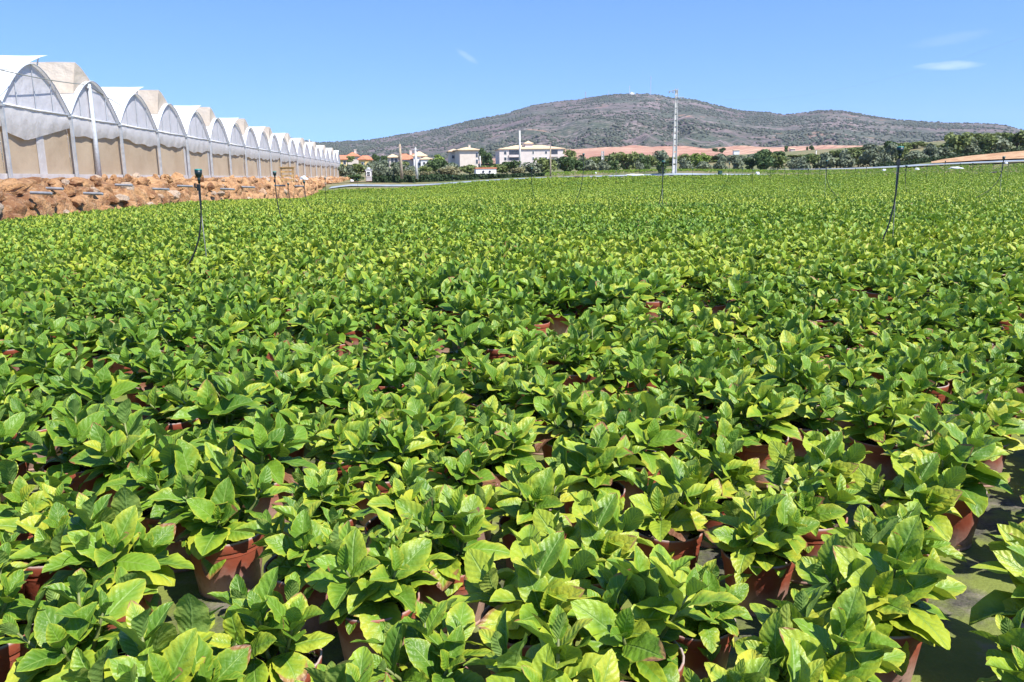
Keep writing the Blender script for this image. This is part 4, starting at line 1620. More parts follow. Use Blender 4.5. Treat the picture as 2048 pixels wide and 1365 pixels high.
hedge('hedge', at(744, 365, 117), at(1090, 357, 117), at(744, 353.5, 117).z, at(1090, 348, 117).z, 1.2, 'long clipped dark green hedge running along the far edge of the field')
hedge('hedge', at(1752, 336, 131), at(1966, 315.5, 136), at(1752, 330, 131).z, at(1966, 304.5, 136).z, 1.2, 'dark green hedge climbing beside the orange slope')
hedge('hedge', at(1966, 315.5, 136), at(2110, 295, 140), at(1966, 306, 136).z, at(2110, 288, 140).z, 1.0, 'low dry hedge along the top of the orange slope')

# ------------------------------------------------------------------ buildings


def house(px0, px1, eave, base, ridge, Y, depth, label, wall, roofm, rz=0.0, roof='hip', wins=(), over=0.5, cat='house', name='house', chimney=False, storeys=1, group=None, balcony=None, turret=None):
    """front wall from px0 to px1; rows eave/base/ridge of the photo"""
    s = m_per_px(Y)
    p = at((px0 + px1) / 2, base, Y)
    wdt = (px1 - px0) * s
    hh = (base - eave) * s
    rr = (eave - ridge) * s
    o = empty(name, p, rz)
    tag(o, label, cat, group)
    m_ = MB()
    m_.add([(-wdt / 2, 0, -1.5), (wdt / 2, 0, -1.5), (wdt / 2, depth, -1.5), (-wdt / 2, depth, -1.5), (-wdt / 2, 0, hh), (wdt / 2, 0, hh), (wdt / 2, depth, hh), (-wdt / 2, depth, hh)],
           [(0, 1, 5, 4), (1, 2, 6, 5), (2, 3, 7, 6), (3, 0, 4, 7), (4, 5, 6, 7)])
    m_.build('wall', wall, o)
    x, y0, y1 = wdt / 2 + over, -over, depth + over
    rf = MB()
    e = hh + 0.02
    if roof == 'hip':
        k = min(wdt, depth) / 2
        a_, c_ = (max(wdt / 2 - k, 0.3), depth / 2) if wdt >= depth else (0.3, depth / 2)
        q = [(-x, y0, e), (x, y0, e), (x, y1, e), (-x, y1, e), (-x, y0, e + 0.22), (x, y0, e + 0.22), (x, y1, e + 0.22), (-x, y1, e + 0.22),
             (-a_, c_ if wdt >= depth else k, e + 0.22 + rr), (a_, c_ if wdt >= depth else depth - k, e + 0.22 + rr)]
        rf.add(q, [(3, 2, 1, 0), (0, 1, 5, 4), (1, 2, 6, 5), (2, 3, 7, 6), (3, 0, 4, 7), (4, 5, 9, 8), (5, 6, 9), (6, 7, 8, 9), (7, 4, 8)])
    elif roof == 'gable':
        q = [(-x, y0, e), (x, y0, e), (x, y1, e), (-x, y1, e), (-x, depth / 2, e + rr), (x, depth / 2, e + rr)]
        rf.add(q, [(3, 2, 1, 0), (0, 1, 5, 4), (2, 3, 4, 5), (1, 2, 5), (3, 0, 4)])
    else:
        rf.box((0, depth / 2, e + rr / 2), (2 * x, depth + 2 * over, max(rr, 0.2)))
    r_ = rf.build('roof', roofm, o)
    if chimney:
        c2 = MB(); c2.box((wdt * 0.2, depth * 0.4, e + rr + 0.1), (0.7, 0.7, 1.6)); c2.box((wdt * 0.2, depth * 0.4, e + rr + 0.98), (0.9, 0.9, 0.15)); c2.build('chimney', M_CREAM, r_)
    for (fx, fz, ww, wh) in wins:
        f_ = MB(); f_.box((-wdt / 2 + fx * wdt, -0.02, fz * hh), (ww + 0.24, 0.08, wh + 0.24))
        f_ = f_.build('window', M_WHITE, o)
        g_ = MB(); g_.box((-wdt / 2 + fx * wdt, -0.08, fz * hh), (ww, 0.06, wh)); g_.build('pane', M_GLASS, f_)
    if balcony:
        for (bx0, bx1, fz) in balcony:
            xa, xb = -wdt / 2 + bx0 * wdt, -wdt / 2 + bx1 * wdt
            k2 = MB(); k2.box(((xa + xb) / 2, -0.03, fz * hh + 1.15), (xb - xa, 0.1, 1.7)); k2.build('loggia', M_GLASS, o)
            k2 = MB(); k2.box(((xa + xb) / 2, -0.35, fz * hh - 0.1), (xb - xa + 0.3, 0.7, 0.9)); k2.build('balcony', wall, o)
    if turret:
        fx, wd, ht = turret
        k2 = MB(); k2.box((-wdt / 2 + fx * wdt, depth * 0.3, e + rr * 0.4 + ht / 2), (wd, wd, ht))
        k2.build('turret', wall, o)
        k2 = MB()
        zt = e + rr * 0.4 + ht
        k2.add([(-wdt / 2 + fx * wdt + sx * (wd / 2 + 0.5), depth * 0.3 + sy * (wd / 2 + 0.5), zt) for sx, sy in ((-1, -1), (1, -1), (1, 1), (-1, 1))] + [(-wdt / 2 + fx * wdt, depth * 0.3, zt + 1.1)],
               [(3, 2, 1, 0), (0, 1, 4), (1, 2, 4), (2, 3, 4), (3, 0, 4)])
        k2.build('turret_roof', roofm, o)
    return o


wl = [(0.09, f, 0.9, 1.1) for f in (0.28, 0.56, 0.84)] + [(0.52, f, 0.5, 1.0) for f in (0.56, 0.84)] + [(0.63, 0.56, 0.8, 1.0), (0.63, 0.28, 0.8, 1.0), (0.72, 0.84, 0.7, 0.9), (0.72, 0.56, 0.7, 0.9), (0.96, 0.56, 0.7, 0.9)]
house(999, 1129, 300, 341, 292, 325, 15, 'cream three-storey hotel with hipped tile roof, turret and stacked balconies', M_BEIGEW, M_TILE, R(7), 'hip', wl, 0.5, 'hotel', 'hotel',
      balcony=[(0.15, 0.30, f) for f in (0.14, 0.42, 0.70)] + [(0.80, 0.90, 0.70)], turret=(0.47, 3.0, 1.6))
house(920, 957, 302, 340, 296.5, 300, 17, 'pale apartment house with hipped tile roof between the white villa and the hotel', M_CREAM, M_TILE, R(12), 'hip', [(0.93, 0.42, 0.7, 1.4), (0.93, 0.75, 0.7, 1.4)], 0.8, 'apartment house', 'apartment_house', chimney=True)
house(901, 920, 304.5, 330, 300, 312, 9, 'low grey annex with pale tiled roof joined to the apartment house', M_CREAM, M_TILE, R(10), 'hip', [(0.3, 0.6, 1.0, 1.2), (0.7, 0.6, 1.0, 1.2)], 0.8, 'house', 'house')
house(828, 853, 314, 334, 305.5, 240, 6, 'white villa with pale tiled roof and paired upper windows behind the poles', M_WHITE, M_TILE, R(8), 'hip', [(0.68, 0.82, 0.5, 0.9), (0.84, 0.82, 0.5, 0.9), (0.45, 0.25, 0.6, 0.7)], 0.4, 'villa', 'villa')
house(842, 864, 320, 334, 316.5, 237, 5, 'low white wing with sloping tile roof attached to the white villa', M_WHITE, M_TILE, R(6), 'hip', [(0.3, 0.5, 0.6, 0.6)], 0.3, 'villa', 'villa')
house(804, 832, 320, 332, 308, 246, 9, 'long low house with a broad red tiled roof between the brown and pale poles', M_CREAM, M_REDTILE, R(10), 'gable', [(0.3, 0.5, 0.8, 1.0)], 0.5, 'house', 'house', chimney=True)
house(779, 796, 316, 326, 310.5, 250, 5, 'small beige villa with pale roof beside the brown wooden pole', M_CREAM, M_TILE, R(12), 'hip', [(0.35, 0.5, 0.8, 1.2), (0.75, 0.5, 0.8, 1.0)], 0.6, 'villa', 'villa')
house(696, 717, 314, 326, 306.5, 262, 6, 'cottage with red hipped roof high above the greenhouse end', M_CREAM, M_REDTILE, R(8), 'hip', [(0.4, 0.6, 0.8, 0.8)], 0.5, 'cottage', 'cottage', chimney=True)
house(664, 694, 320, 332, 311, 240, 7, 'yellow-walled house with red roof just past the greenhouse end', M_YELLOW, M_REDTILE, R(14), 'gable', [(0.85, 0.5, 0.7, 0.9)], 0.5, 'house', 'house')
house(717, 732, 321, 334, 313.5, 235, 5, 'small yellow house with steep red roof beside the cottage', M_YELLOW, M_REDTILE, R(-14), 'hip', [(0.6, 0.45, 0.5, 0.6)], 0.3, 'house', 'house')
house(952, 993, 338.5, 354, 336.2, 124, 2.6, 'low white shed with two dark round windows behind the clipped hedge', M_WHITE, M_REDTILE, R(8), 'flat', [], 0.08, 'shed', 'shed')
sh = bpy.data.objects['shed']
for fx in (0.36, 0.68):
    m_ = MB()
    wdt = 41 * m_per_px(124)
    m_.tube([(-wdt / 2 + fx * wdt, 0.02, 0.75), (-wdt / 2 + fx * wdt, -0.06, 0.75)], 0.17, 14)
    m_.build('window', M_GLASS, sh)
house(732.5, 744.5, 342, 360, 341, 121, 1.1, 'small pale block tower with dark window slots beside the clipped hedge', M_GREYW, M_GREYW, R(12), 'flat', [(0.42, 0.78, 0.42, 0.20), (0.42, 0.52, 0.42, 0.20)], 0.08, 'tower', 'tower')
m_ = MB()
m_.lathe([(0.12, 0.0), (0.24, 0.08), (0.26, 0.2), (0.16, 0.3), (0.04, 0.33)], 14, (0, 0.5, (360 - 340.6) * m_per_px(121)))
m_.build('tank', M_BAG, bpy.data.objects['tower'], True)
for px0, px1, ev, bs, rg_, lab in ((1468, 1479, 301.3, 305, 300.2, 'little white farmhouse on the red ploughed rise'), (1582, 1590, 298.5, 304, 296.8, 'little cream farmhouse beside a cypress on the rise'),
                                   (1616, 1622, 304, 308, 303, 'tiny white outbuilding under the cypress pair'), (1597, 1606, 307, 312, 306, 'tiny grey-white outbuilding below the cream farmhouse')):
    house(px0, px1, ev, bs, rg_, 332, 4, lab, M_WHITE if 'white' in lab else M_CREAM, M_TILE, R(-8), 'gable', [], 0.2, 'farmhouse', 'farmhouse')

# ------------------------------------------------------------------ utility poles


def holed_pole(px, top, base, Y, wb, wt, label, arms=True):
    """concrete H pole: two flanges joined by webs, open between"""
    s = m_per_px(Y)
    g = at(px, base, Y)
    H = (base - top) * s
    o = empty('concrete_pole', g - Vector((0, 0, 0.2)))
    tag(o, label, 'power pole')
    m_ = MB()
    n = max(8, int(H / 0.75))
    for sd_ in (-1, 1):
        wb2, wt2 = wb / 2, wt / 2
        fl = 0.30
        vs = []
        for z, w2 in ((0, wb2), (H + 0.2, wt2)):
            xo, xi = sd_ * w2, sd_ * w2 * (1 - fl)
            vs += [(xo, -w2 * 0.7, z), (xi, -w2 * 0.7, z), (xi, w2 * 0.7, z), (xo, w2 * 0.7, z)]
        fs = [(0, 1, 2, 3), (7, 6, 5, 4), (0, 4, 5, 1), (1, 5, 6, 2), (2, 6, 7, 3), (3, 7, 4, 0)]
        m_.add(vs, fs if sd_ < 0 else [f[::-1] for f in fs])
    for i in range(n):
        z0 = (H + 0.2) * i / n
        w2 = (wb + (wt - wb) * i / n) / 2 * 0.72
        hz = (H + 0.2) / n * (0.78 if i else 1.3)
        m_.box((0, 0, z0 + hz / 2), (w2 * 2, w2 * 0.9, hz))
    m_.build('shaft', M_CONC, o)
    if arms:
        for z, xa, xb, dz in ((H - 0.05, -1.05, 0.1, -0.22), (H - 0.95, -0.1, 1.0, -0.02)):
            k2 = MB()
            k2.tube([(xa, -0.2, z + (dz if xa < -0.5 else 0)), ((xa + xb) / 2, -0.2, z), (xb, -0.2, z + (dz if xb > 0.5 else 0))], 0.055, 6)
            a = k2.build('crossarm', M_STEEL, o)
            for xx in ((xa + 0.05, xa + 0.55) if xa < -0.5 else (xb - 0.05, xb - 0.5)):
                k2 = MB(); k2.lathe([(0.04, -0.3), (0.10, -0.26), (0.05, -0.2), (0.10, -0.14), (0.05, -0.08), (0.03, 0.0)], 8, (xx, -0.2, z - 0.05)); k2.build('insulator', M_GREYTUBE, a)
    return o


big = holed_pole(1348.5, 184, 349, 113, 0.62, 0.34, 'tallest concrete pole, pierced with holes and bearing two crossarms')
holed_pole(1205, 303, 346, 150, 0.55, 0.45, 'short concrete post with holes half hidden by olive trees', False)


def plain_pole(px, top, base, Y, r0, mat, label, arm=False, tilt=0):
    s = m_per_px(Y)
    g = at(px, base, Y)
    H = (base - top) * s
    o = empty('utility_pole', g - Vector((0, 0, 0.3)))
    tag(o, label, 'power pole')
    m_ = MB(); m_.tube([(0, 0, 0), (tilt * 0.5, 0, H * 0.5), (tilt, 0, H + 0.3)], [r0, r0 * 0.85, r0 * 0.65], 10)
    m_.build('shaft', mat, o, True)
    if arm:
        m_ = MB(); m_.tube([(tilt - 0.45, -0.12, H), (tilt + 0.45, -0.12, H)], 0.045, 6); m_.build('crossarm', M_STEEL, o)
    m_ = MB(); m_.lathe([(0.03, 0), (0.09, 0.05), (0.04, 0.12), (0.08, 0.17), (0.02, 0.22)], 8, (tilt, -0.1, H + 0.3)); m_.build('insulator', M_GREYTUBE, o)
    return o


plain_pole(804, 290, 354, 116, 0.22, M_WOODPOLE, 'brown wooden pole standing behind the start of the clipped hedge', False, -0.15)
plain_pole(834, 297, 354, 116, 0.21, M_CONC, 'pale concrete pole in front of the white villa', True, -0.1)
plain_pole(960.5, 313, 336, 200, 0.2, M_CONC, 'short pale pole between the apartment house and the shed')
plain_pole(1040, 264, 340, 165, 0.24, M_CONC, 'slim white pole rising in front of the cream hotel')
plain_pole(1101, 297, 351, 116, 0.13, M_WOODPOLE, 'thin brown wooden pole at the end of the clipped hedge')
plain_pole(1631, 302, 328, 190, 0.14, M_CONC, 'thin pale pole among the olive trees below the cypress pair')
# line running from the tallest pole up and out of the picture
pw = MB()
t0 = Vector(big.location) + Vector((0.95, -0.2, (349 - 184) * m_per_px(113) - 0.7))
e_ = at(2110, 52, 60)
L_ = []
for i in range(25):
    t = i / 24
    L_.append(t0.lerp(e_, t) - Vector((0, 0, 2.2 * 4 * t * (1 - t))))
pw.tube(L_, 0.004, 5)
tag(pw.build('overhead_wire', M_PVC, None, True), 'very thin wire running up from the tallest concrete pole', 'wire')

# ------------------------------------------------------------------ hills


def hill_material():
    t = NT('scrub_hillside')
    p = t.pos()
    big_ = t.noise(p, 0.0065, 5, 0.6)
    mid_ = t.noise(p, 0.03, 5, 0.65)
    fine = t.noise(p, 0.11, 4, 0.7)
    v = t.voro(p, 0.055)
    rock = t.mix(t.ss(mid_, 0.35, 0.65), (0.088, 0.064, 0.062), (0.165, 0.120, 0.114))
    rock = t.mix(t.math('MULTIPLY', t.ss(fine, 0.48, 0.62), t.ss(t.noise(p, 0.0042, 3), 0.40, 0.60)), rock, (0.29, 0.235, 0.215))
    scrub = t.mix(t.ss(fine, 0.35, 0.6), (0.028, 0.042, 0.026), (0.085, 0.10, 0.062))
    f = t.math('ADD', t.math('MULTIPLY', big_, 1.15), t.math('ADD', t.math('MULTIPLY', mid_, 0.7), t.math('MULTIPLY', fine, 0.85)))
    f = t.ss(f, 1.18, 1.50)
    col = t.mix(f, scrub, rock)
    red = t.math('MULTIPLY', t.ss(t.noise(p, 0.012, 3), 0.60, 0.70), t.ss(mid_, 0.5, 0.6))
    col = t.mix(t.math('MULTIPLY', red, 0.55), col, (0.40, 0.21, 0.12))
    return t.done(t.bsdf(col, 0.95, t.bump(t.math('ADD', fine, v), 0.8, 6.0)))


def rise_material():
    t = NT('red_ploughed_soil')
    p = t.pos()
    n = t.noise(p, 0.035, 5, 0.6)
    n2 = t.noise(p, 0.25, 4, 0.6)
    x, y, z = t.sep(p)
    # planted rows run up the slope
    s = t.math('SINE', t.math('MULTIPLY', t.math('ADD', x, t.math('MULTIPLY', y, -0.45)), 0.85))
    s2 = t.ss(t.math('ADD', s, t.math('MULTIPLY', n2, 0.8)), 0.75, 1.2)
    soil = t.mix(t.ss(n, 0.38, 0.62), (0.37, 0.18, 0.115), (0.50, 0.31, 0.20))
    col = t.mix(t.math('MULTIPLY', s2, 0.55), soil, (0.24, 0.13, 0.085))
    gr = t.ss(t.noise(p, 0.016, 4, 0.6), 0.56, 0.64)
    col = t.mix(t.math('MULTIPLY', gr, 0.8), col, t.mix(n2, (0.07, 0.09, 0.04), (0.16, 0.16, 0.08)))
    return t.done(t.bsdf(col, 0.95, t.bump(n2, 0.5, 1.0)))


def sky_el(prof):
    """photo skyline -> arrays of azimuth and tangent of elevation"""
    a, e = [], []
    for px, py in prof:
        d = ray(px, py)
        a.append(math.atan2(d.x, d.y)); e.append(d.z / math.hypot(d.x, d.y))
    return np.array(a), np.array(e)


def ridge_mesh(name, prof, r0, z0, rc, r1, na2, nr, mat, power, rough, seed, wob=0.0):
    az, el = sky_el(prof)
    A = np.linspace(az[0], az[-1], na2)
    E = np.interp(A, az, el)
    # round off the corners of the traced skyline
    k = np.hanning(9); k /= k.sum()
    E = np.convolve(np.pad(E, 4, mode='edge'), k, mode='valid')
    P = np.zeros((na2, nr, 3))
    T = np.linspace(0, 1.55, nr)
    for i in range(na2):
        RC = rc * (1 + wob * mnoise.noise((A[i] * 3.1, seed, 0)))
        hc = 1.4 + E[i] * RC
        for j, t in enumerate(T):
            rad = r0 + (RC - r0) * t if t <= 1 else RC + (r1 - RC) * (t - 1) / 0.55
            if t <= 1:
                z = z0 + (hc - z0) * t ** power
                amp = (1 - t) * min(1, t * 5)
            else:
                z = hc - (hc - z0) * min(1, (t - 1) / 0.55) ** 1.2
                amp = 0.0
            x, y = math.sin(A[i]) * rad, math.cos(A[i]) * rad
            nz_ = mnoise.noise((x * 0.0045, y * 0.0045, seed)) + 0.5 * mnoise.noise((x * 0.011, y * 0.011, seed + 5)) + 0.25 * mnoise.noise((x * 0.03, y * 0.03, seed + 9))
            gul = -abs(mnoise.noise((A[i] * 16 + 0.4 * nz_, t * 1.1, seed + 2)))
            z += amp * rough * (hc - z0) * (0.55 * nz_ + 1.1 * gul + 0.25)
            if t > 0.9 and t <= 1.0:
                z += 1.5 * mnoise.noise((x * 0.05, y * 0.05, seed))
            P[i, j] = (x, y, z)
    V = P.reshape(-1, 3)
    I, J = np.meshgrid(np.arange(na2 - 1), np.arange(nr - 1), indexing='ij')
    I, J = I.ravel(), J.ravel()
    Q = np.stack([I * nr + J, (I + 1) * nr + J, (I + 1) * nr + J + 1, I * nr + J + 1], 1)
    me = np_mesh(name, V, Q, [mat], smooth=True)
    return tag(link(name, me), kind='structure'), P


SKYL = [(-300, 330), (0, 300), (200, 285), (400, 274), (500, 269), (551, 271), (600, 280), (640, 286.5), (668, 284), (700, 283), (735, 281), (775, 275), (800, 270), (835, 265), (870, 259), (900, 252),
        (940, 242), (975, 235), (1010, 228.5), (1040, 219), (1070, 210), (1110, 204), (1160, 199), (1200, 192.5), (1240, 188.5), (1300, 188), (1325, 192), (1345, 197), (1385, 198.5),
        (1410, 205), (1440, 213), (1480, 222), (1530, 224.5), (1568, 230.5), (1600, 227), (1640, 221), (1665, 220.5), (1700, 225), (1750, 234), (1800, 240.5), (1860, 245), (1920, 247),
        (1985, 248), (2020, 254), (2048, 261), (2120, 280), (2250, 312), (2500, 330)]
hill, HP = ridge_mesh('hill', SKYL, 760, 3, 2300, 4200, 520, 110, hill_material(), 1.25, 0.20, 3.0, 0.08)
RISEL = [(560, 336), (800, 330), (980, 320), (1046, 309), (1070, 305), (1100, 301), (1150, 297.5), (1200, 295.5), (1250, 294), (1330, 292.5), (1380, 295), (1410, 297), (1450, 294.5), (1500, 293),
         (1550, 294), (1600, 294), (1650, 290.5), (1690, 289.5), (1740, 292), (1780, 296), (1840, 288), (1875, 281), (1895, 280.5), (1920, 287), (1960, 291), (2048, 292), (2150, 302), (2300, 326)]
ridge_mesh('hillside', RISEL, 345, 4, 640, 800, 380, 40, rise_material(), 1.1, 0.10, 8.0, 0.04)

# scrub on the hill: too many bushes to count
rs_ = np.random.default_rng(9)
ns_ = 24000
ico_v, ico_f = [], []
_b = bpy.data.meshes.new('tmp')
import bmesh
bm = bmesh.new()
bmesh.ops.create_icosphere(bm, subdivisions=1, radius=1.0)
ico_v = np.array([v.co[:] for v in bm.verts]); ico_f = np.array([[v.index for v in f.verts] for f in bm.faces])
bm.free()
na2, nr = HP.shape[:2]
fi = rs_.uniform(0, na2 - 2, ns_ * 3)
fj = (rs_.uniform(0.02, 1, ns_ * 3) ** 0.75) * 71
ii, jj = fi.astype(int), fj.astype(int)
pp = HP[ii, jj] + (HP[ii + 1, jj] - HP[ii, jj]) * (fi - ii)[:, None] + (HP[ii, jj + 1] - HP[ii, jj]) * (fj - jj)[:, None]
dens = np.array([mnoise.noise((x * 0.006, y * 0.006, 2.0)) + 0.8 * mnoise.noise((x * 0.02, y * 0.02, 7.0)) for x, y, z in pp])
ok = (dens + rs_.normal(0, 0.25, len(pp)) > 0.12) | (fj > 69.5)
pp = pp[ok][:ns_]
fj = fj[ok][:ns_]
m0 = len(pp)
sc_ = rs_.uniform(0.9, 2.9, m0)
jit = 1 + rs_.uniform(-0.3, 0.3, (m0, len(ico_v), 1))
V = ico_v[None] * jit * (sc_[:, None, None] * np.array([1.25, 1.25, 0.85])) + pp[:, None, :] + np.array([0, 0, 0.6])
Q = (ico_f[None] + (np.arange(m0) * len(ico_v))[:, None, None]).reshape(-1, 3)
col = np.zeros((m0, len(ico_v), 4)); col[..., 0] = np.clip(rs_.normal(0.45, 0.3, m0), 0, 1)[:, None]; col[..., 3] = 1
F_SCRUB = foliage_material('hillside_scrub', (0.035, 0.05, 0.034), (0.10, 0.105, 0.07), 0.05)
sm = np_mesh('shrubbery', V.reshape(-1, 3), Q, [F_SCRUB], None, col.reshape(-1, 4), False)
tag(link('shrubbery', sm), 'dark green scrub dotted all over the rocky hill', 'scrub', None, 'stuff')


def hill_point(px, py):
    d = ray(px, py)
    a = math.atan2(d.x, d.y)
    az = np.arctan2(HP[:, 70, 0], HP[:, 70, 1])
    i = int(np.argmin(np.abs(az - a)))
    el = (HP[i, :72, 2] - 1.4) / np.hypot(HP[i, :72, 0], HP[i, :72, 1])
    t = d.z / math.hypot(d.x, d.y)
    j = int(np.argmin(np.abs(el - t)))
    return Vector(HP[i, j])


for px, top, lab, wd, white in ((1172, 184, 'lattice mast on the hill shoulder, first along the ridge', 2.2, False), (1215, 181, 'thin faint mast on the ridge short of the hilltop hut', 0.9, False),
                                (1258, 172, 'slim white mast beside the hilltop hut', 1.2, True), (1300, 153, 'tall thin mast just past the hilltop hut', 1.3, False)):
    p = hill_point(px, 190)
    az_t = ray(px, top)
    hz = 1.4 + az_t.z / math.hypot(az_t.x, az_t.y) * math.hypot(p.x, p.y)
    o = empty('radio_mast', p)
    H = hz - p.z
    m_ = MB()
    for sx, sy in ((-1, -1), (1, -1), (0, 1)):
        m_.tube([(sx * wd * 0.6, sy * wd * 0.6, -3), (sx * wd * 0.25, sy * wd * 0.25, H)], 0.28 * wd / 2 + 0.1, 5)
    for i in range(8):
        m_.box((0, 0, H * (i + 0.5) / 8), (wd * 0.8, wd * 0.8, 0.5))
    m_.build('lattice', M_BAG if white else M_PVC, o)
    m_ = MB(); m_.lathe([(wd * 0.7, 0), (wd * 0.8, H * 0.05), (wd * 0.7, H * 0.12)], 10, (0, 0, H * 0.84)); m_.build('antenna', M_BAG if white else M_STEEL, o)
    tag(o, lab, 'mast')
p = hill_point(1262, 190)
o = empty('hut', p + Vector((0, -6, 0)))
tag(o, 'white hut with rounded top on the summit of the hill', 'hut')
m_ = MB(); m_.box((0, 0, 1.6), (11, 7, 4.5)); m_.build('wall', M_WHITE, o)
m_ = MB(); m_.lathe([(2.6, 0), (2.4, 0.9), (1.8, 1.8), (0.7, 2.3)], 14, (-1.5, 0, 3.7)); m_.build('dome', M_WHITE, o, True)
# ------------------------------------------------------------------ labels of the single plants
ORD = ['first', 'second', 'third', 'fourth', 'fifth', 'sixth', 'seventh', 'eighth', 'ninth', 'tenth', 'eleventh', 'twelfth', 'thirteenth', 'fourteenth', 'fifteenth', 'sixteenth',
       'seventeenth', 'eighteenth', 'nineteenth', 'twentieth']
items = sorted(PLANT_LABELS.items(), key=lambda kv: -kv[1][4])
NB = 8
right = [kv for kv in items if kv[1][7] > -0.3]
items = [kv for kv in items if kv[1][7] <= -0.3]
for k, (nm, r_) in enumerate(right):
    bpy.data.objects[nm]['label'] = f'{r_[6]} hydrangea on the far side of the mossy alley, {ORD[min(k, 19)]} from the bottom corner'
done_, band = 0, 0
sizes = [7, 9, 10, 11, 12, 13, 14, 15, 16]
for bnd, sz in enumerate(sizes):
    chunk = sorted(items[done_:done_ + sz], key=lambda kv: -kv[1][3])
    for k, (nm, r_) in enumerate(chunk):
        bpy.data.objects[nm]['label'] = f'{r_[6]} hydrangea, {ORD[k]} from the mossy alley, {ORD[bnd]} band above the bottom edge'
    done_ += sz
for nm, r_ in items[done_:]:
    o = bpy.data.objects[nm]
    o['label'] = f'{r_[6]} potted hydrangea lost among its like in the middle of the field'
    o['group'] = f'{r_[6]} hydrangeas in the middle of the field'
HAZE = 0.00007
# ------------------------------------------------------------------ sky and sun
SUN_EL, SUN_AZ = R(53), R(130)          # azimuth measured from +Y towards +X
sd = Vector((math.sin(SUN_AZ) * math.cos(SUN_EL), math.cos(SUN_AZ) * math.cos(SUN_EL), math.sin(SUN_EL)))
sun_d = bpy.data.lights.new('sun', 'SUN')
sun_d.energy = 5.0
sun_d.angle = R(0.5)
sun_d.color = (1.0, 0.955, 0.88)
sun = bpy.data.objects.new('sun', sun_d)
COL.objects.link(sun)
sun.rotation_euler = (-sd).to_track_quat('-Z', 'Y').to_euler()
sun.location = (0, -20, 40)
w = bpy.data.worlds.new('World')
scene.world = w
w.use_nodes = True
nt = w.node_tree
nt.nodes.clear()
out = nt.nodes.new('ShaderNodeOutputWorld')
bg = nt.nodes.new('ShaderNodeBackground')
sky = nt.nodes.new('ShaderNodeTexSky')
sky.sky_type = 'NISHITA'
sky.sun_disc = False
sky.sun_elevation = SUN_EL
sky.sun_rotation = SUN_AZ
sky.altitude = 0
sky.air_density = 1.0
sky.dust_density = 0.0
sky.ozone_density = 3.0
mulc = nt.nodes.new('ShaderNodeMix'); mulc.data_type = 'RGBA'; mulc.blend_type = 'MULTIPLY'
mulc.inputs[0].default_value = 1.0
mulc.inputs[7].default_value = (0.85, 1.12, 1.55, 1)
nt.links.new(sky.outputs[0], mulc.inputs[6])
TC0 = nt.nodes.new('ShaderNodeTexCoord')
VM = nt.nodes.new('ShaderNodeVectorMath'); VM.operation = 'ADD'
VM.inputs[1].default_value = (0, 0, 0.14)
VN = nt.nodes.new('ShaderNodeVectorMath'); VN.operation = 'NORMALIZE'
nt.links.new(TC0.outputs['Generated'], VM.inputs[0])
nt.links.new(VM.outputs[0], VN.inputs[0])
nt.links.new(VN.outputs[0], sky.inputs['Vector'])
# thin wisps of cloud, given by their compass direction and height
tc = nt.nodes.new('ShaderNodeTexCoord')


def wm(op, a, b=None):
    nd = nt.nodes.new('ShaderNodeMath'); nd.operation = op
    for i, v in enumerate((a, b)):
        if v is None: continue
        if isinstance(v, bpy.types.NodeSocket): nt.links.new(v, nd.inputs[i])
        else: nd.inputs[i].default_value = v
    return nd.outputs[0]


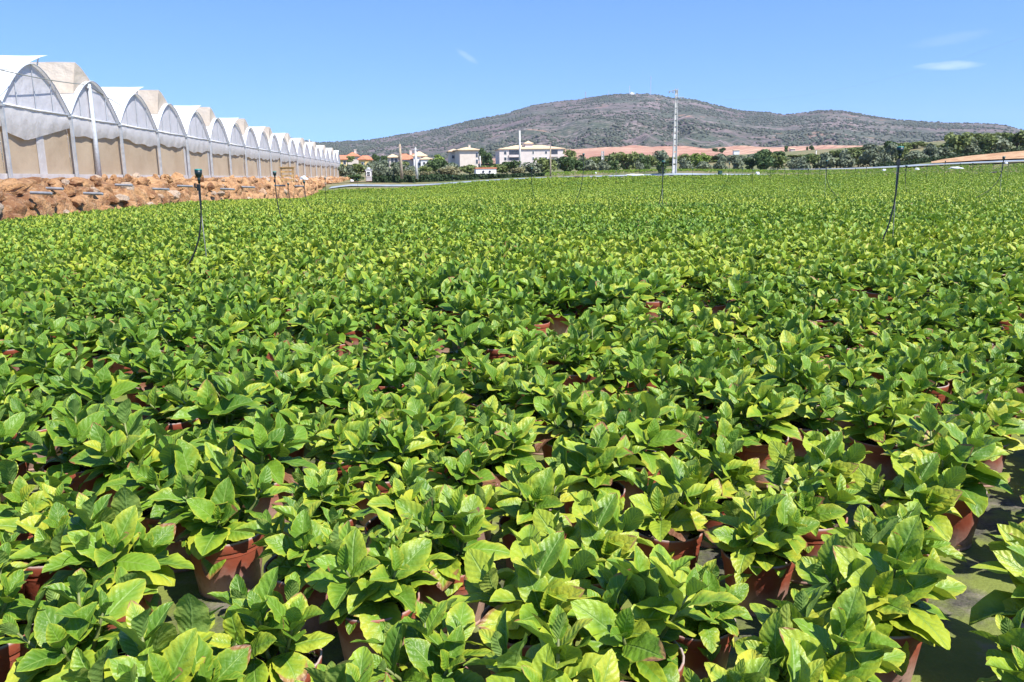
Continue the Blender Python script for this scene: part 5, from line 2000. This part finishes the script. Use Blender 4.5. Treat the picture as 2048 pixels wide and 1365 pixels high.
sp = nt.nodes.new('ShaderNodeSeparateXYZ')
nt.links.new(tc.outputs['Generated'], sp.inputs[0])
azs = wm('ARCTAN2', sp.outputs[0], sp.outputs[1])
els = wm('ARCSINE', sp.outputs[2])
total = None
for (px, py, ra, re, tilt, amp) in ((1898, 132, 0.036, 0.0055, -0.02, 0.30), (934, 113, 0.016, 0.005, -0.55, 0.15), (1900, 78, 0.045, 0.007, 0.1, 0.07)):
    d = ray(px, py).normalized()
    a0, e0 = math.atan2(d.x, d.y), math.asin(d.z)
    da, de = wm('SUBTRACT', azs, a0), wm('SUBTRACT', els, e0)
    de2 = wm('SUBTRACT', de, wm('MULTIPLY', da, tilt))
    q = wm('ADD', wm('POWER', wm('ABSOLUTE', wm('DIVIDE', da, ra)), 2.0), wm('POWER', wm('ABSOLUTE', wm('DIVIDE', de2, re)), 2.0))
    nz = nt.nodes.new('ShaderNodeTexNoise')
    nz.inputs['Scale'].default_value = 60
    nz.inputs['Detail'].default_value = 5
    mp = nt.nodes.new('ShaderNodeMapping')
    mp.inputs['Scale'].default_value = (1, 1, 3.5)
    nt.links.new(tc.outputs['Generated'], mp.inputs[0])
    nt.links.new(mp.outputs[0], nz.inputs['Vector'])
    m = wm('SUBTRACT', 1.35, wm('ADD', q, wm('MULTIPLY', nz.outputs[0], 1.0)))
    nd = nt.nodes.new('ShaderNodeMath'); nd.operation = 'MULTIPLY'; nd.use_clamp = True
    nt.links.new(m, nd.inputs[0]); nd.inputs[1].default_value = 1.3
    f = wm('MULTIPLY', nd.outputs[0], amp)
    total = f if total is None else wm('ADD', total, f)
cl = nt.nodes.new('ShaderNodeMix'); cl.data_type = 'RGBA'
nt.links.new(total, cl.inputs[0])
nt.links.new(mulc.outputs[2], cl.inputs[6])
cl.inputs[7].default_value = (7.5, 8.3, 9.5, 1)
nt.links.new(cl.outputs[2], bg.inputs[0])
bg.inputs[1].default_value = 0.095
nt.links.new(bg.outputs[0], out.inputs[0])

vs = scene.view_settings
vs.view_transform = 'Standard'
vs.look = 'None'
vs.exposure = 0.80
vs.gamma = 1.0
vs.use_curve_mapping = False
scene.render.engine = 'CYCLES'
scene.cycles.max_bounces = 7
scene.cycles.diffuse_bounces = 3
scene.cycles.transparent_max_bounces = 8
scene.cycles.use_denoising = True
scene.cycles.sample_clamp_indirect = 6

# ------------------------------------------------------------------ air
hz = MB()
hz.add([(x, y, z) for z in (-12, 275) for x, y in ((-4200, -150), (4200, -150), (4200, 4700), (-4200, 4700))],
       [(3, 2, 1, 0), (4, 5, 6, 7), (0, 1, 5, 4), (1, 2, 6, 5), (2, 3, 7, 6), (3, 0, 4, 7)])
hm = bpy.data.materials.new('air')
hm.use_nodes = True
hm.node_tree.nodes.clear()
ho = hm.node_tree.nodes.new('ShaderNodeOutputMaterial')
hv = hm.node_tree.nodes.new('ShaderNodeVolumePrincipled')
hv.inputs['Color'].default_value = (0.80, 0.88, 1.0, 1)
hv.inputs['Density'].default_value = HAZE
hm.node_tree.links.new(hv.outputs[0], ho.inputs['Volume'])
tag(hz.build('haze', hm), 'thin bluish air haze over the whole plain', 'haze', None, 'stuff')
